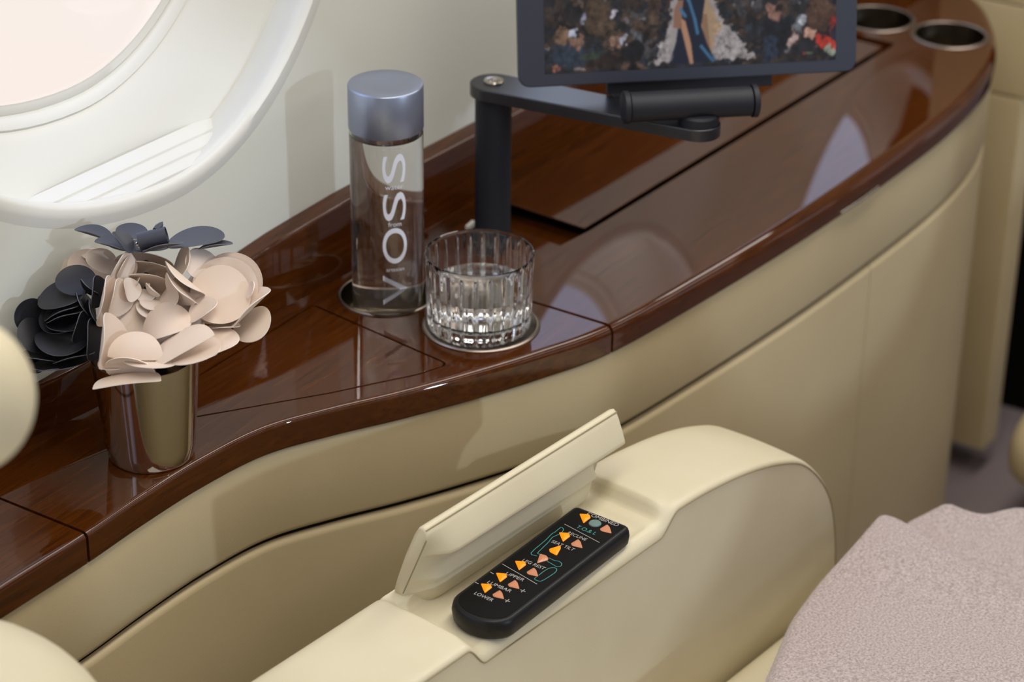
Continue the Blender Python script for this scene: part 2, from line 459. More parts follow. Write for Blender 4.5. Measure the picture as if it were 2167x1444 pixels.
def skin(name, path, prof, material, parent):
    """sweep a (outset, z) profile along the plan path; a few mm thick shell, closed behind."""
    mb = MB(); rows = []
    offs = {}
    for d, z in prof:
        k = round(d, 5)
        if k not in offs: offs[k] = offset_path(path, -d)
    n = len(path)
    for i in range(n):
        rows.append([(offs[round(d, 5)][i][0], offs[round(d, 5)][i][1], z) for d, z in prof])
    mb.loft(rows)
    return mb.build(name, material, parent, angle=40)
def rprof(z0, z1, out, back, r=.006):
    """rounded slab profile, outset 'out' in front and 'back' behind."""
    P = [(back, z0)]
    for k in range(5): a = PI/2*k/4; P.append((out-r+r*math.sin(a), z0+r-r*math.cos(a)))
    for k in range(5): a = PI/2*k/4; P.append((out-r+r*math.cos(a), z1-r+r*math.sin(a)))
    P.append((back, z1)); return P
insert_front(.4945); insert_front(.4955)
pth = [p for p in FP]
skin('upper_band', pth, rprof(-.1055, -.0265, -.003, -.03), 'panel', con)
cut = .5
skin('lower_panel', [p for p in pth if p[0] <= .49451], rprof(-.635, -.1095, -.003, -.03), 'panel', con)
skin('lower_panel', [p for p in pth if p[0] > .49549], rprof(-.635, -.1095, -.003, -.03), 'panel', con)
skin('gap_liner', pth, [(-.026, -.125), (-.009, -.125), (-.009, -.09), (-.026, -.09)], 'gap', con)

# ------------------------------------------------------------------ ledge
led = tag(empty('side_ledge', (0, .1, 0)), 'glossy dark mahogany side ledge with curved front edge below the windows', 'ledge')
def ledge_section(x0, x1, name, last=False):
    fp = front_part(x0, x1)
    def nose(x): return float(np.interp(x, [-.15, .4], [.0045, .0125]))
    unit = offset_path(fp, 1.0); nrm = [u-np.array(p[:2]) for u, p in zip(unit, fp)]
    def row(d, z, a=None):
        R = []
        for p, n_ in zip(fp, nrm):
            dd, zz = d, z
            if a is not None: r = nose(p[0]); dd, zz = r*(1-math.cos(a)), -r+r*math.sin(a)
            q = np.array(p[:2])+n_*dd
            if not last: q[0] = min(max(q[0], x0), x1)
            R.append((q[0], q[1], zz))
        bx = np.linspace(fp[-1][0], fp[0][0], 24)
        return R+[(x, min(yb(x)+.004, yw(x)-.001), (z if a is None else -.0045+.0045*math.sin(a))) for x in bx]
    rows = [row(.004, -.026), row(.0012, -.0254), row(0, -.0235)]
    for k in range(8): rows.append(row(0, 0, PI/2*k/7))
    mb = MB(); mb.loft(rows)
    return mb.build(name, 'wood', led)
# split lines (the black joints across the ledge)
JG = .0013
JA, JB = -.4195, .0625
for x in (JA-JG, JA+JG, JB-JG, JB+JG): insert_front(x)
secs = [ledge_section(-1.0, JA-JG, 'ledge_top'), ledge_section(JA+JG, JB-JG, 'ledge_top'), ledge_section(JB+JG, 1.2, 'ledge_top', True)]
for x in (JA, JB):
    sl = MB(); sl.box((x, (fy(x)+.006+yb(x))/2, -.014), (.006, yb(x)-fy(x)-.006, .018))
    sl.build('joint_strip', 'gap', led, smooth=False)
def cutter(mb): 
    o = link_obj('cut', mb.me(), None, smooth=False); return o
HATCH = round_poly(ccw([(-.0478, .1335), (-.069, -.0165), (-.0963, -.006), (-.1579, .0321), (-.2452, .0935), (-.262, .105), (-.262, .1335)]), [.002, .016, .01, .0, .0, .006, .004], 6)
CUP = (.0037, .0955)
CUPR = .0395
cut_h = MB(); prism(cut_h, offset_poly(ccw(HATCH), -.0021), -.009, .01)
cut_c = MB(); cut_c.lathe([(CUPR, -.05), (CUPR, .02)], (CUP[0], CUP[1], 0), 96)
cut_w = MB()
WELL = [(.075, .033), (.1327, .0299), (.2072, .0202), (.7795, -.0045), (.792, -.003), (.795, .118), (.26, .1345), (.075, .146)]
WELL = [(x, min(y, yb(x)-.0005) if y > .1 else y) for x, y in WELL]
prism(cut_w, round_poly(ccw(WELL), .004, 4), -.0125, .02)
cups_far = [(.8484, -.0417), (.8491, .0456)]
cc = []
for c in cups_far:
    q = MB(); q.lathe([(.0385, -.06), (.0385, .02)], (c[0], c[1], 0), 64); cc.append(cutter(q))
boolean(secs[1], [cutter(cut_h), cutter(cut_c)])
# the well of the folding leaf crosses no joint
boolean(secs[2], [cutter(cut_w)]+cc)
for s in secs:
    s.data.polygons.foreach_set('use_smooth', [True]*len(s.data.polygons)); s.data.set_sharp_from_angle(angle=math.radians(40)); weighted(s)
hp = MB(); prism(hp, HATCH, -.0085, 0, .0002); weighted(hp.build('hatch_panel', 'wood', led))
hl = MB(); prism(hl, offset_poly(ccw(HATCH), -.0019), -.0089, -.0030); hl.build('hatch_seal', 'gap', led, smooth=False)
# the leaf lying in the well
LEAF = [(.2105, .0268), (.776, .0030), (.779, .114), (.2185, .1355)]
LEAF = [(x, min(y, yb(x)-.003) if y > .1 else y) for x, y in LEAF]
lf = MB(); prism(lf, round_poly(ccw(LEAF), .003, 4), -.0010, .0003, .0004); weighted(lf.build('table_leaf', 'wood', led))
lw = MB(); lw.box((.5, .055, -.0118), (.56, .12, .001)); lw.build('leaf_shade', 'gap', led, smooth=False)  # dark sheet in place of the shade under the leaf
# upstand along the wall
bs = MB(); rows = []
for x in list(np.linspace(-1.0, -.5, 6))+list(np.linspace(-.46, 1.2, 60)):
    y = yb(x); h = float(np.interp(x, [-.5, -.36, -.3, -.18, -.06, .03, .14, .3, 1.2], [.034, .038, .0415, .052, .0645, .069, .066, .066, .066]))
    yt = max(y+.004, yw(x)-.0008)
    rows.append([(x, y, -.02), (x, y, h-.0035), (x, y+.0008, h-.001), (x, y+.0025, h), (x, yt, h+.001), (x, yt, -.02)])
bs.loft(rows); bs.build('upstand', 'wood', led, angle=50)
# steel cup wells
def cup_liner(c, r, depth, rim):
    t = MB()
    t.lathe([(r+rim, .0004), (r+rim-.0006, .0012), (r+.001, .0014), (r-.0008, .0008), (r-.0012, -.001), (r-.0022, -depth+.004), (r-.006, -depth), (.001, -depth)], (c[0], c[1], 0), 96, cap0=False)
    o = t.build('cup_well', 'well', led, angle=50)
    t = MB(); t.lathe([(r-.0009, .0009), (r-.0004, .0016), (r+rim-.0004, .0017), (r+rim+.0006, .0005)], (c[0], c[1], 0), 96, cap0=False, cap1=False); t.build('rim', 'coaster', o, angle=60)
    return o
cup_liner(CUP, CUPR, .021, .0012)
for c in cups_far: cup_liner(c, .0385, .055, .0035)
pt = MB(); a, b = Vector((.412, fy(.412)-.0012, -.021)), Vector((.486, fy(.486)-.0012, -.021))
pt.tube([a, a.lerp(b, .5)+Vector((0, -.0008, 0)), b], .0016, 8); pt.build('pull_tab', 'steel', led)
# small catch at the back of the well
ct = MB(); p = at(996, 477, .002); ct.box(p, (.014, .004, .004), Matrix.Rotation(.15, 3, 'Z')); ct.build('catch', 'reveal', led, smooth=False)

# coaster ring + tumbler
CO = at(1018, 688, 0)
co = MB(); co.lathe([(.0485, 0), (.0492, .0006), (.0487, .0014), (.0462, .0018), (.0458, .0012), (.001, .0012)], (CO.x, CO.y, 0), 96)
tag(co.build('coaster', 'coaster', angle=60), 'round silver coaster under the cut glass tumbler', 'coaster')
TG = at(1014, 690, .0013)
tum = tag(empty('tumbler', TG), 'short cut glass tumbler of water with vertical flutes, on silver coaster', 'glass')
NF = 24
def flute(amp, n=NF): return lambda th, i: 1-amp*(abs(math.sin(n*th/2))**.8) if FL[i] else 1
RO = .0437
prof = [(.020, .0015), (RO-.009, 0), (RO-.003, .0012), (RO-.0012, .004), (RO-.0006, .008), (RO, .02), (RO+.0006, .050), (RO+.0009, .0600), (RO+.0011, .0632), (RO+.0012, .0665), (RO+.0008, .0678), (RO+.0002, .068), (RO-.0006, .0675), (RO-.0011, .066), (RO-.0020, .04), (RO-.0034, .016), (RO-.0065, .0115), (RO-.014, .0102), (.001, .0100)]
FL = [0, 0, 1, 1, 1, 1, 1, .9, 0, 0, 0, 0, 0, 0, 0, 0, 0, 0, 0]
def rf(th, i):
    if not FL[i]: return 1
    d = abs(((th*NF/(2*PI)+.5) % 1)-.5)*2
    return 1-FL[i]*.055*math.exp(-(d/.22)**2)-FL[i]*.006*d*d
tb = MB(); tb.lathe(prof, TG, 480, rf); tb.build('tumbler_bowl', 'glass', tum, angle=30)
wt = MB(); wr = lambda z: float(np.interp(z, [.0098, .0112, .016, .04, .066], [RO-.0132, RO-.0064, RO-.0032, RO-.0018, RO-.0009]))
wt.lathe([(.001, .0099), (RO-.0138, .0100)]+[(wr(z)+.0002, z) for z in (.0115, .014, .016, .022, .03, .0375)]+[(wr(.039)-.0006, .0372), (wr(.039)-.003, .0366), (.001, .0366)], TG, 96)
wt.build('water', 'water', tum, angle=50)

# ------------------------------------------------------------------ bottle
BP = Vector((-.0050, .0868, -.0205))
bot = tag(empty('water_bottle', BP), 'clear cylindrical water bottle with silver cap and upright white lettering', 'bottle')
BR = .0303
HB = .183
b_ = MB()
b_.lathe([(.001, .0055), (.012, .005), (.022, .002), (BR-.004, 0), (BR-.0012, .0012), (BR, .004), (BR, HB-.004), (BR-.001, HB-.001), (BR-.004, HB), (BR-.006, HB), (BR-.006, HB-.002),
          (BR-.0030, HB-.003), (BR-.0020, HB-.006), (BR-.0020, .012), (BR-.0032, .0085), (BR-.007, .0072), (.001, .0075)], BP, 96)
b_.build('bottle_body', 'plastic', bot, angle=40)
wb = MB()
wb.lathe([(.001, .0073), (BR-.0072, .0070), (BR-.0030, .0084), (BR-.0018, .012), (BR-.0018, HB-.0075), (BR-.0035, HB-.009), (.001, HB-.009)], BP, 96)
wb.build('water', 'water', bot, angle=40)
cp = MB()
cp.lathe([(BR-.003, HB-.003), (BR+.0003, HB-.003), (BR+.0005, HB-.0025), (BR+.0005, HB+.0330), (BR-.0001, HB+.0342), (BR-.0012, HB+.0347), (.018, HB+.0343), (.0165, HB+.0339), (.001, HB+.0339)], BP, 96)
cp.build('bottle_cap', 'cap', bot, angle=40)
lg = MB()
def on_bottle(mb, v, f, ang0, zc, rr):
    # lettering turned a quarter turn: text x -> up the bottle, text y -> to the left
    vv = []
    for x, y in v:
        a = ang0-y/BR; vv.append((BP.x+rr*math.cos(a), BP.y+rr*math.sin(a), BP.z+zc+x))
    mb.add(vv, f)
view = math.atan2(CAM.y-BP.y, CAM.x-BP.x)
ang = view+.20
for ch, zc, ht in (('V', .0460, .0205), ('O', .0865, .0205), ('S', .1218, .0192), ('S', .1555, .0192)):
    v, f = text_geo(ch, .04, 1.0, 0)
    xs = [p[0] for p in v]; ys = [p[1] for p in v]
    kx = .0252/(max(xs)-min(xs)) if ch != 'O' else .0322/(max(xs)-min(xs)); ky = ht/(max(ys)-min(ys))
    if ch == 'V': kx = .0270/(max(xs)-min(xs))
    on_bottle(lg, [(x*kx, y*ky) for x, y in v], f, ang, zc, BR+.00025)
for wd, zc in (('artesian', .0648), ('from', .1060), ('water', .1387)):
    v, f = text_geo(wd, .005, 1.0, 0)
    ln = .011 if wd == 'from' else .015
    xs = [p[0] for p in v]; k = ln/(max(xs)-min(xs))
    # small words run across, between thin rules
    for x, y in v: pass
    vv = []
    for x, y in v:
        a = ang+x*k/BR; vv.append((BP.x+(BR+.00025)*math.cos(a), BP.y+(BR+.00025)*math.sin(a), BP.z+zc+y*k))
    lg.add(vv, f)
on_bottle(lg, [(-.0002, -.009), (.0002, -.009), (.0002, .009), (-.0002, .009)], [(0, 1, 2, 3)], ang, .1722, BR+.00025)
lg.build('lettering', 'white_print', bot, smooth=False)

# ------------------------------------------------------------------ tablet stand and tablet
PB = Vector((.1515, .0861, -.0120))
ts = tag(empty('tablet_stand', PB), 'matte black tablet stand with round post and swing arm', 'stand')
q = MB(); q.lathe([(.024, 0), (.024, .004), (.0235, .005), (.0163, .0055), (.0160, .006), (.0160, .148)], PB, 48); q.build('post', 'black_plastic', ts)
AZ = .136
A0 = Vector((PB.x, PB.y, AZ)); A1 = at(1477, 283, AZ); A1.z = AZ
ad = (A1-A0); AL = ad.length; ad.normalize(); an = Vector((-ad.y, ad.x, 0))
outl = []
r0, r1 = .0205, .0185
for k in range(17):
    t = PI/2+PI*k/16; outl.append((r0*math.cos(t), r0*math.sin(t)))
for k in range(17):
    t = -PI/2+PI*k/16; outl.append((AL+r1*math.cos(t), r1*math.sin(t)))
def armfn(x, y, z): p = A0+ad*x+an*y; return (p.x, p.y, z)
q = MB(); prism(q, outl, AZ, AZ+.0105, .0012, armfn); arm = q.build('swing_arm', 'black_metal', ts, angle=50); weighted(arm)
q = MB(); q.lathe([(.001, .0105), (.0085, .0105), (.0088, .0120), (.0080, .0128), (.0045, .0122), (.0038, .0108), (.001, .0108)], A0, 32); q.build('screw', 'steel', arm)
T1 = Vector((A1.x, A1.y, AZ+.0105))
q = MB(); q.lathe([(.017, 0), (.017, .007), (.0155, .009), (.010, .010)], T1, 40); q.build('swivel', 'black_plastic', ts)
# tablet plane
beta = math.radians(9.5); Rh = Vector((math.sin(YAW), -math.cos(YAW), 0)); Fh = Vector((math.cos(YAW), math.sin(YAW), 0))
E1 = math.cos(beta)*Rh+math.sin(beta)*Fh
BK = -math.sin(beta)*Rh+math.cos(beta)*Fh
tau = math.radians(12)
E2 = (math.cos(tau)*Vector((0, 0, 1))+math.sin(tau)*BK); E3 = E1.cross(E2)   # E3 faces the viewer
if E3.dot(CAM-T1) < 0: E3 = -E3
TD = 2.035
BL = atd(1099, 187, TD)
def tri(x, y): # local tablet coordinates of a pixel
    d = ray(x, y); t = (BL-CAM).dot(E3)/d.dot(E3); p = CAM+d*t-BL; return p.dot(E1), p.dot(E2)
TW = tri(1812, 140)[0]; TH = TW*.70
def tabfn(x, y, z): p = BL+E1*x+E2*y+E3*z; return (p.x, p.y, p.z)
tab = tag(empty('tablet', BL), 'dark slate tablet showing a fashion runway, held on the black stand', 'tablet')
rect = round_poly([(0, 0), (TW, 0), (TW, TH), (0, TH)], .011, 8)
q = MB(); prism(q, rect, -.0085, 0, .0012, tabfn)
weighted(q.build('tablet_body', 'tablet', tab, angle=50))
# hinge barrel under the tablet
hb = MB(); L = .052
pc = T1+E1*(tri(1458, 222)[0]-tri(1477, 262)[0])+Vector((0, 0, .0165))
hb.tube([pc-E1*L, pc-E1*(L-.001), pc+E1*(L-.001), pc+E1*L], [.0115, .0125, .0125, .0115], 28); brl = hb.build('hinge_barrel', 'black_plastic', ts)
for s in (-1, 1):
    hc = MB(); c0 = pc+E1*s*(L+.0003); hc.tube([c0, c0+E1*s*.004, c0+E1*s*.005], [.0138, .0138, .012], 28); hc.build('barrel_cap', 'black_plastic', brl)
cl = MB(); x0, x1 = tri(1290, 185)[0], tri(1640, 165)[0]
prism(cl, [(x0, -.0105), (x1, -.0105), (x1, .004), (x0, .004)], -.016, -.0088, .001, tabfn)
prism(cl, [(x0+.004, -.0215), (x1-.014, -.0215), (x1-.014, -.0095), (x0+.004, -.0095)], -.018, -.009, .001, tabfn)
cl.build('cradle', 'black_plastic', ts)
# the picture on the screen
s0, s1, t0, t1 = tri(1153, 152)[0], tri(1768, 112)[0], tri(1153, 157)[1], TH-.018
NX, NY = 520, 330
img = np.zeros((NY, NX, 3)); img[:] = (.022, .020, .022)
GX, GY = np.meshgrid(s0+(s1-s0)*(np.arange(NX)+.5)/NX, t0+(t1-t0)*(np.arange(NY)+.5)/NY)
nr = np.random.default_rng(5)
PXM = TW/713.0
def blob(px, py, rx, ry, c, ang=0, soft=.25):
    """soft ellipse of the picture, given where it shows in the photograph"""
    cx, cy = tri(px, py); a = math.radians(ang)
    dx, dy = GX-cx, GY-cy
    u = (dx*math.cos(a)+dy*math.sin(a))/(rx*PXM); v = (-dx*math.sin(a)+dy*math.cos(a))/(ry*PXM)
    d = u*u+v*v; wgt = np.clip((1+soft-d)/(2*soft), 0, 1)[..., None]
    img[:] = img*(1-wgt)+np.array(c[:3])*wgt
def poly_fill(pts, c):
    P = [tri(*p) for p in pts]; ins = np.zeros(GX.shape, bool); n = len(P)
    for i in range(n):
        (xa, ya), (xb, yb_) = P[i-1], P[i]
        cond = ((ya > GY) != (yb_ > GY)) & (GX < (xb-xa)*(GY-ya)/(yb_-ya+1e-12)+xa)
        ins ^= cond
    img[ins] = np.array(c[:3])
pal = [srgb(*c) for c in ((38, 34, 38), (26, 25, 30), (54, 44, 40), (70, 54, 46), (42, 48, 58), (30, 36, 46), (58, 50, 50), (84, 66, 56), (70, 68, 72), (22, 20, 22))]
for _ in range(900):        # the audience on both sides
    px = nr.uniform(1140, 1790); py = nr.uniform(-420, 175)
    blob(px, py, nr.uniform(6, 20), nr.uniform(6, 22), pal[nr.integers(len(pal))], nr.uniform(0, 180), .4)
for _ in range(260):
    px = nr.uniform(1150, 1780); py = nr.uniform(-420, 120)
    blob(px, py, nr.uniform(2, 5), nr.uniform(3, 7), srgb(*[(118, 88, 76), (96, 74, 64), (120, 116, 124), (76, 60, 52)][nr.integers(4)]), 0, .4)
# runway
poly_fill([(1372, 137), (1618, 120), (1535, 40), (1500, -60), (1495, -300), (1425, -300), (1420, -60), (1418, 40)], srgb(168, 160, 160))
for _ in range(260):        # ragged runway edge
    if nr.random() < .5:
        py = nr.uniform(-60, 135); px = np.interp(py, [-60, 40, 135], [1418, 1412, 1376])-nr.uniform(-6, 14)
    else:
        py = nr.uniform(-60, 122); px = np.interp(py, [-60, 40, 122], [1500, 1537, 1612])+nr.uniform(-8, 14)
    blob(px, py, 7, 4, pal[nr.integers(6)], nr.uniform(-30, 30), .3)
blob(1480, 90, 26, 30, srgb(150, 140, 140), 0, .8)
# second figure in a pale coat behind
poly_fill([(1490, -120), (1500, 0), (1528, 62), (1514, 72), (1506, 112), (1492, 100), (1472, 40), (1470, -120)], srgb(176, 148, 120))
poly_fill([(1482, 30), (1496, 30), (1503, 104), (1494, 100)], srgb(150, 116, 92))
# walking figure in a dark blue gown
poly_fill([(1430, -150), (1496, -150), (1492, 0), (1484, 55), (1496, 90), (1514, 128), (1414, 137), (1430, 90), (1437, 40), (1434, 0)], srgb(26, 34, 54))
poly_fill([(1436, 0), (1446, 0), (1440, 60), (1424, 60), (1426, 20)], srgb(150, 112, 92))
poly_fill([(1441, 38), (1450, 45), (1462, 92), (1467, 134), (1460, 135), (1449, 90), (1442, 62)], srgb(188, 142, 116))
for a, b in (((1458, 2), (1470, 40)), ((1470, 40), (1476, 70)), ((1484, 98), (1508, 128)), ((1440, 20), (1450, 34)), ((1462, -60), (1456, 0))):
    for t in np.linspace(0, 1, 8): blob(a[0]+(b[0]-a[0])*t, a[1]+(b[1]-a[1])*t, 3.2, 3.2, srgb(70, 120, 160), 0, .6)
blob(1452, -190, 20, 26, srgb(176, 134, 112))
# people close to the camera of the picture
blob(1270, 38, 34, 40, srgb(78, 62, 50), 20); blob(1295, 70, 36, 14, srgb(84, 68, 56), -35)
blob(1205, 118, 40, 26, srgb(46, 56, 70), 0); blob(1190, 78, 20, 16, srgb(120, 94, 76), 10); blob(1222, 92, 12, 16, srgb(128, 98, 84), -30)
blob(1212, 70, 7, 14, srgb(200, 204, 222), -12); blob(1301, 28, 6, 11, srgb(186, 180, 196), -25); blob(1234, 40, 6, 12, srgb(150, 150, 170), 0)
blob(1305, 88, 18, 9, srgb(146, 114, 98), -20); blob(1318, 86, 7, 9, srgb(190, 190, 206), -20)
blob(1280, 132, 46, 14, srgb(44, 34, 32)); blob(1250, 118, 26, 6, srgb(52, 62, 52), 5); blob(1350, 95, 10, 34, srgb(86, 88, 94), 15)
blob(1340, 110, 24, 24, srgb(22, 22, 26)); blob(1175, 145, 14, 5, srgb(150, 100, 84)); blob(1225, 148, 12, 4, srgb(130, 120, 120))
blob(1640, 70, 30, 46, srgb(24, 26, 34)); blob(1628, 100, 16, 30, srgb(42, 50, 70)); blob(1640, 26, 14, 18, srgb(140, 104, 92), 30); blob(1648, 16, 9, 8, srgb(40, 34, 34))
blob(1740, 70, 34, 30, srgb(30, 26, 34)); blob(1738, 30, 33, 34, srgb(82, 58, 46)); blob(1738, 16, 24, 14, srgb(94, 70, 56))
blob(1752, 92, 30, 12, srgb(188, 58, 44), -32); blob(1764, 60, 8, 26, srgb(160, 50, 44), 10); blob(1766, 74, 7, 20, srgb(46, 44, 60), 10)
blob(1690, 50, 10, 18, srgb(120, 124, 132), -14); blob(1697, 46, 7, 12, srgb(206, 210, 220), -14)
blob(1712, 72, 14, 12, srgb(206, 160, 140), 30); blob(1676, 88, 8, 18, srgb(176, 152, 148), -20); blob(1700, 102, 26, 12, srgb(34, 36, 44), 10)
blob(1712, 112, 14, 5, srgb(96, 110, 90)); blob(1700, 114, 6, 4, srgb(180, 70, 60)); blob(1756, 108, 14, 8, srgb(150, 156, 140), -30)
def fine(sc):
    g = nr.normal(size=(NY//sc+3, NX//sc+3)); yy, xx = np.mgrid[0:NY, 0:NX]/sc
    y0, x0_ = yy.astype(int), xx.astype(int); fy_, fx_ = yy-y0, xx-x0_
    return g[y0, x0_]*(1-fy_)*(1-fx_)+g[y0+1, x0_]*fy_*(1-fx_)+g[y0, x0_+1]*(1-fy_)*fx_+g[y0+1, x0_+1]*fy_*fx_
yy, xx = np.mgrid[0:NY, 0:NX]
wy = np.clip(yy+fine(9)*3.2+fine(4)*1.6, 0, NY-1).astype(int); wx = np.clip(xx+fine(9)*3.2+fine(4)*1.6, 0, NX-1).astype(int)
clean = img.copy(); img = img[wy, wx]*np.clip(1+.28*fine(7)+.25*fine(3), .3, 1.8)[..., None]
keep = np.clip(1.2-np.abs((GX-tri(1464, 60)[0])/(52*PXM))**4, 0, 1)[..., None]
img = img*(1-keep)+clean*keep
for _ in range(2):
    pd = np.pad(img, ((1, 1), (1, 1), (0, 0)), 'edge'); img = sum(pd[a:a+NY, b_:b_+NX]*k for a, b_, k in ((0, 0, 1), (0, 1, 2), (0, 2, 1), (1, 0, 2), (1, 1, 4), (1, 2, 2), (2, 0, 1), (2, 1, 2), (2, 2, 1)))/16
bmv = [tabfn(s0+(s1-s0)*i/NX, t0+(t1-t0)*j/NY, .00025) for j in range(NY+1) for i in range(NX+1)]
bmf = [(j*(NX+1)+i, j*(NX+1)+i+1, (j+1)*(NX+1)+i+1, (j+1)*(NX+1)+i) for j in range(NY) for i in range(NX)]
me = bpy.data.meshes.new('screen'); me.from_pydata(bmv, [], bmf)
ca = me.color_attributes.new('picture', 'FLOAT_COLOR', 'CORNER')
colr = np.repeat(np.concatenate([img.reshape(-1, 3), np.ones((NX*NY, 1))], 1), 4, 0).astype(np.float32)
ca.data.foreach_set('color', colr.ravel())
m = mat('screen_picture', (0, 0, 0, 1), .25, spec=.3)
at_ = nd(m, 'ShaderNodeAttribute'); at_.attribute_name = 'picture'
b = m.node_tree.nodes['Principled BSDF']; b.inputs['Base Color'].default_value = (.01, .01, .01, 1)
lk(m, at_.outputs['Color'], b.inputs['Emission Color']); b.inputs['Emission Strength'].default_value = .62
link_obj('screen', me, m, tab, smooth=False)

# ------------------------------------------------------------------ vase and paper flowers
VP = at(321, 960, 0)
vase = tag(empty('vase', VP), 'polished steel tumbler vase holding paper flowers on the ledge', 'vase')
q = MB()
q.lathe([(.001, .002), (.0285, .002), (.0300, 0), (.0312, .0008), (.0322, .003), (.0335, .012), (.0402, .0855), (.0404, .0865), (.0399, .0868), (.0393, .0860), (.0326, .012), (.028, .005), (.001, .004)], VP, 128)
q.build('vase_cup', 'chrome', vase, angle=50)

def petal_mesh(mb, c, e1, e2, a, curl, fold, shape=1.0, thick=.00026, half=False):
    """a cut-paper disc of radius a centred on c, spanned by e1,e2; curl bends it along e2, fold along e1."""
    n = e1.cross(e2); NR, NA = 7, 40
    def pt(u, v):
        if half:
            if v < 0: v *= .10
            return c+e1*(u*a)+e2*(v*a)+n*(a*(.16-curl*(v-.15)**2+fold*u*u))
        return c+e1*(u*a)+e2*(v*a*shape)+n*(a*(curl*v*v+fold*u*u-.25*(curl+fold)))
    top = [pt(0, 0)]
    for i in range(1, NR+1):
        for k in range(NA):
            t = 2*PI*k/NA; r = i/NR; top.append(pt(r*math.cos(t), r*math.sin(t)))
    N = len(top); v = [p+n*thick for p in top]+[p-n*thick for p in top]; f = []
    for off, fl_ in ((0, False), (N, True)):
        for k in range(NA):
            q = (off, off+1+k, off+1+(k+1) % NA); f.append(q[::-1] if fl_ else q)
        for i in range(NR-1):
            for k in range(NA):
                q = (off+1+i*NA+k, off+1+(i+1)*NA+k, off+1+(i+1)*NA+(k+1) % NA, off+1+i*NA+(k+1) % NA); f.append(q[::-1] if fl_ else q)
    o = 1+(NR-1)*NA
    for k in range(NA): f.append((o+k, N+o+k, N+o+(k+1) % NA, o+(k+1) % NA))
    mb.add(v, f)
FD = 1.765
def petal(root, px, py, a, b, ang, dep, sign=1, curl=.25, fold=0.0, material='paper', name='petal', base=FD, half=False):
    """petal seen at (px,py); a,b its half-axes in picture units, ang its slope (clockwise), dep metres towards the viewer."""
    D = base-dep; c = atd(px, py, D); k = D/FPX
    an_ = math.radians(ang)
    e1 = RT*math.cos(an_)-UP*math.sin(an_)
    m_ = RT*math.sin(an_)+UP*math.cos(an_)          # across, towards the top of the picture
    ratio = min(b/a, .985); s_ = math.sqrt(1-ratio*ratio)
    e2 = (m_*ratio+FW*s_*sign)
    mb = MB(); petal_mesh(mb, c, e1, e2, a*k, curl, fold, half=half)
    o = mb.build(name, material, root, angle=50)
    o.data.materials.append(M['edge_k' if material in ('paper_k', 'paper_k_lit') else 'edge_c'])
    for p_ in o.data.polygons[-40:]: p_.material_index = 1
    return o
def z4(x, y): return 140+x/3.609, 450+y/3.609
def z1(x, y): return x/2.33, 440+y/2.33
fc = tag(empty('paper_flower', atd(345, 660, FD+.02)), 'large cream paper rose filling the middle of the steel vase', 'flower')
fr2 = tag(empty('paper_flower', atd(470, 610, FD+.02)), 'cream paper rose with one big round front petal, right side of bouquet', 'flower')
fb = tag(empty('paper_flower', atd(125, 660, FD+.02)), 'black paper rose on the left side of the bouquet', 'flower')
ft = tag(empty('paper_flower', atd(315, 510, FD+.03)), 'black paper flower with curled center lying on top of the bouquet', 'flower')
fl2 = tag(empty('paper_flower', atd(150, 570, FD+.05)), 'cream paper flower peeking out behind the black rose', 'flower')
def P(root, x, y, a, b, ang, dep, sign=1, curl=.25, fold=0., material='paper', conv=z4, sc=3.609, base=FD, half=False):
    px, py = conv(x, y); return petal(root, px, py, a/sc, b/sc, ang, dep, sign, curl, fold, material, base=base, half=half)
# right rose
for (x, y, a, b, ang, dep, sg, cu, fo) in [
    (1260, 545, 245, 240, 0, -.022, 1, .15, .2), (1240, 560, 250, 245, 0, -.015, 1, .15, .2), (1215, 590, 255, 248, 0, -.008, 1, .15, .2),
    (1175, 632, 234, 226, 10, .0, 1, .12, -.12), (1412, 592, 68, 30, -72, .001, 1, .2, .2), (1400, 715, 205, 72, -44, .003, 1, .35, 0),
    (1420, 850, 165, 118, -38, -.006, 1, -.2, 0), (1085, 1010, 240, 118, -22, .016, 1, .1, -.2), (960, 1085, 200, 60, -6, .000, 1, .1, 0), (1220, 865, 110, 28, -3, .001, 1, .2, 0),
    (1035, 385, 130, 112, 35, -.012, 1, -.2, .1), (890, 380, 130, 66, -72, -.012, 1, .1, .2)]:
    P(fr2, x, y, a, b, ang, dep, sg, cu, fo, 'paper_lit' if (x, y) == (1035, 385) else 'paper')
P(fr2, 1040, 745, 130, 74, -36, .010, 1, .3, 0)
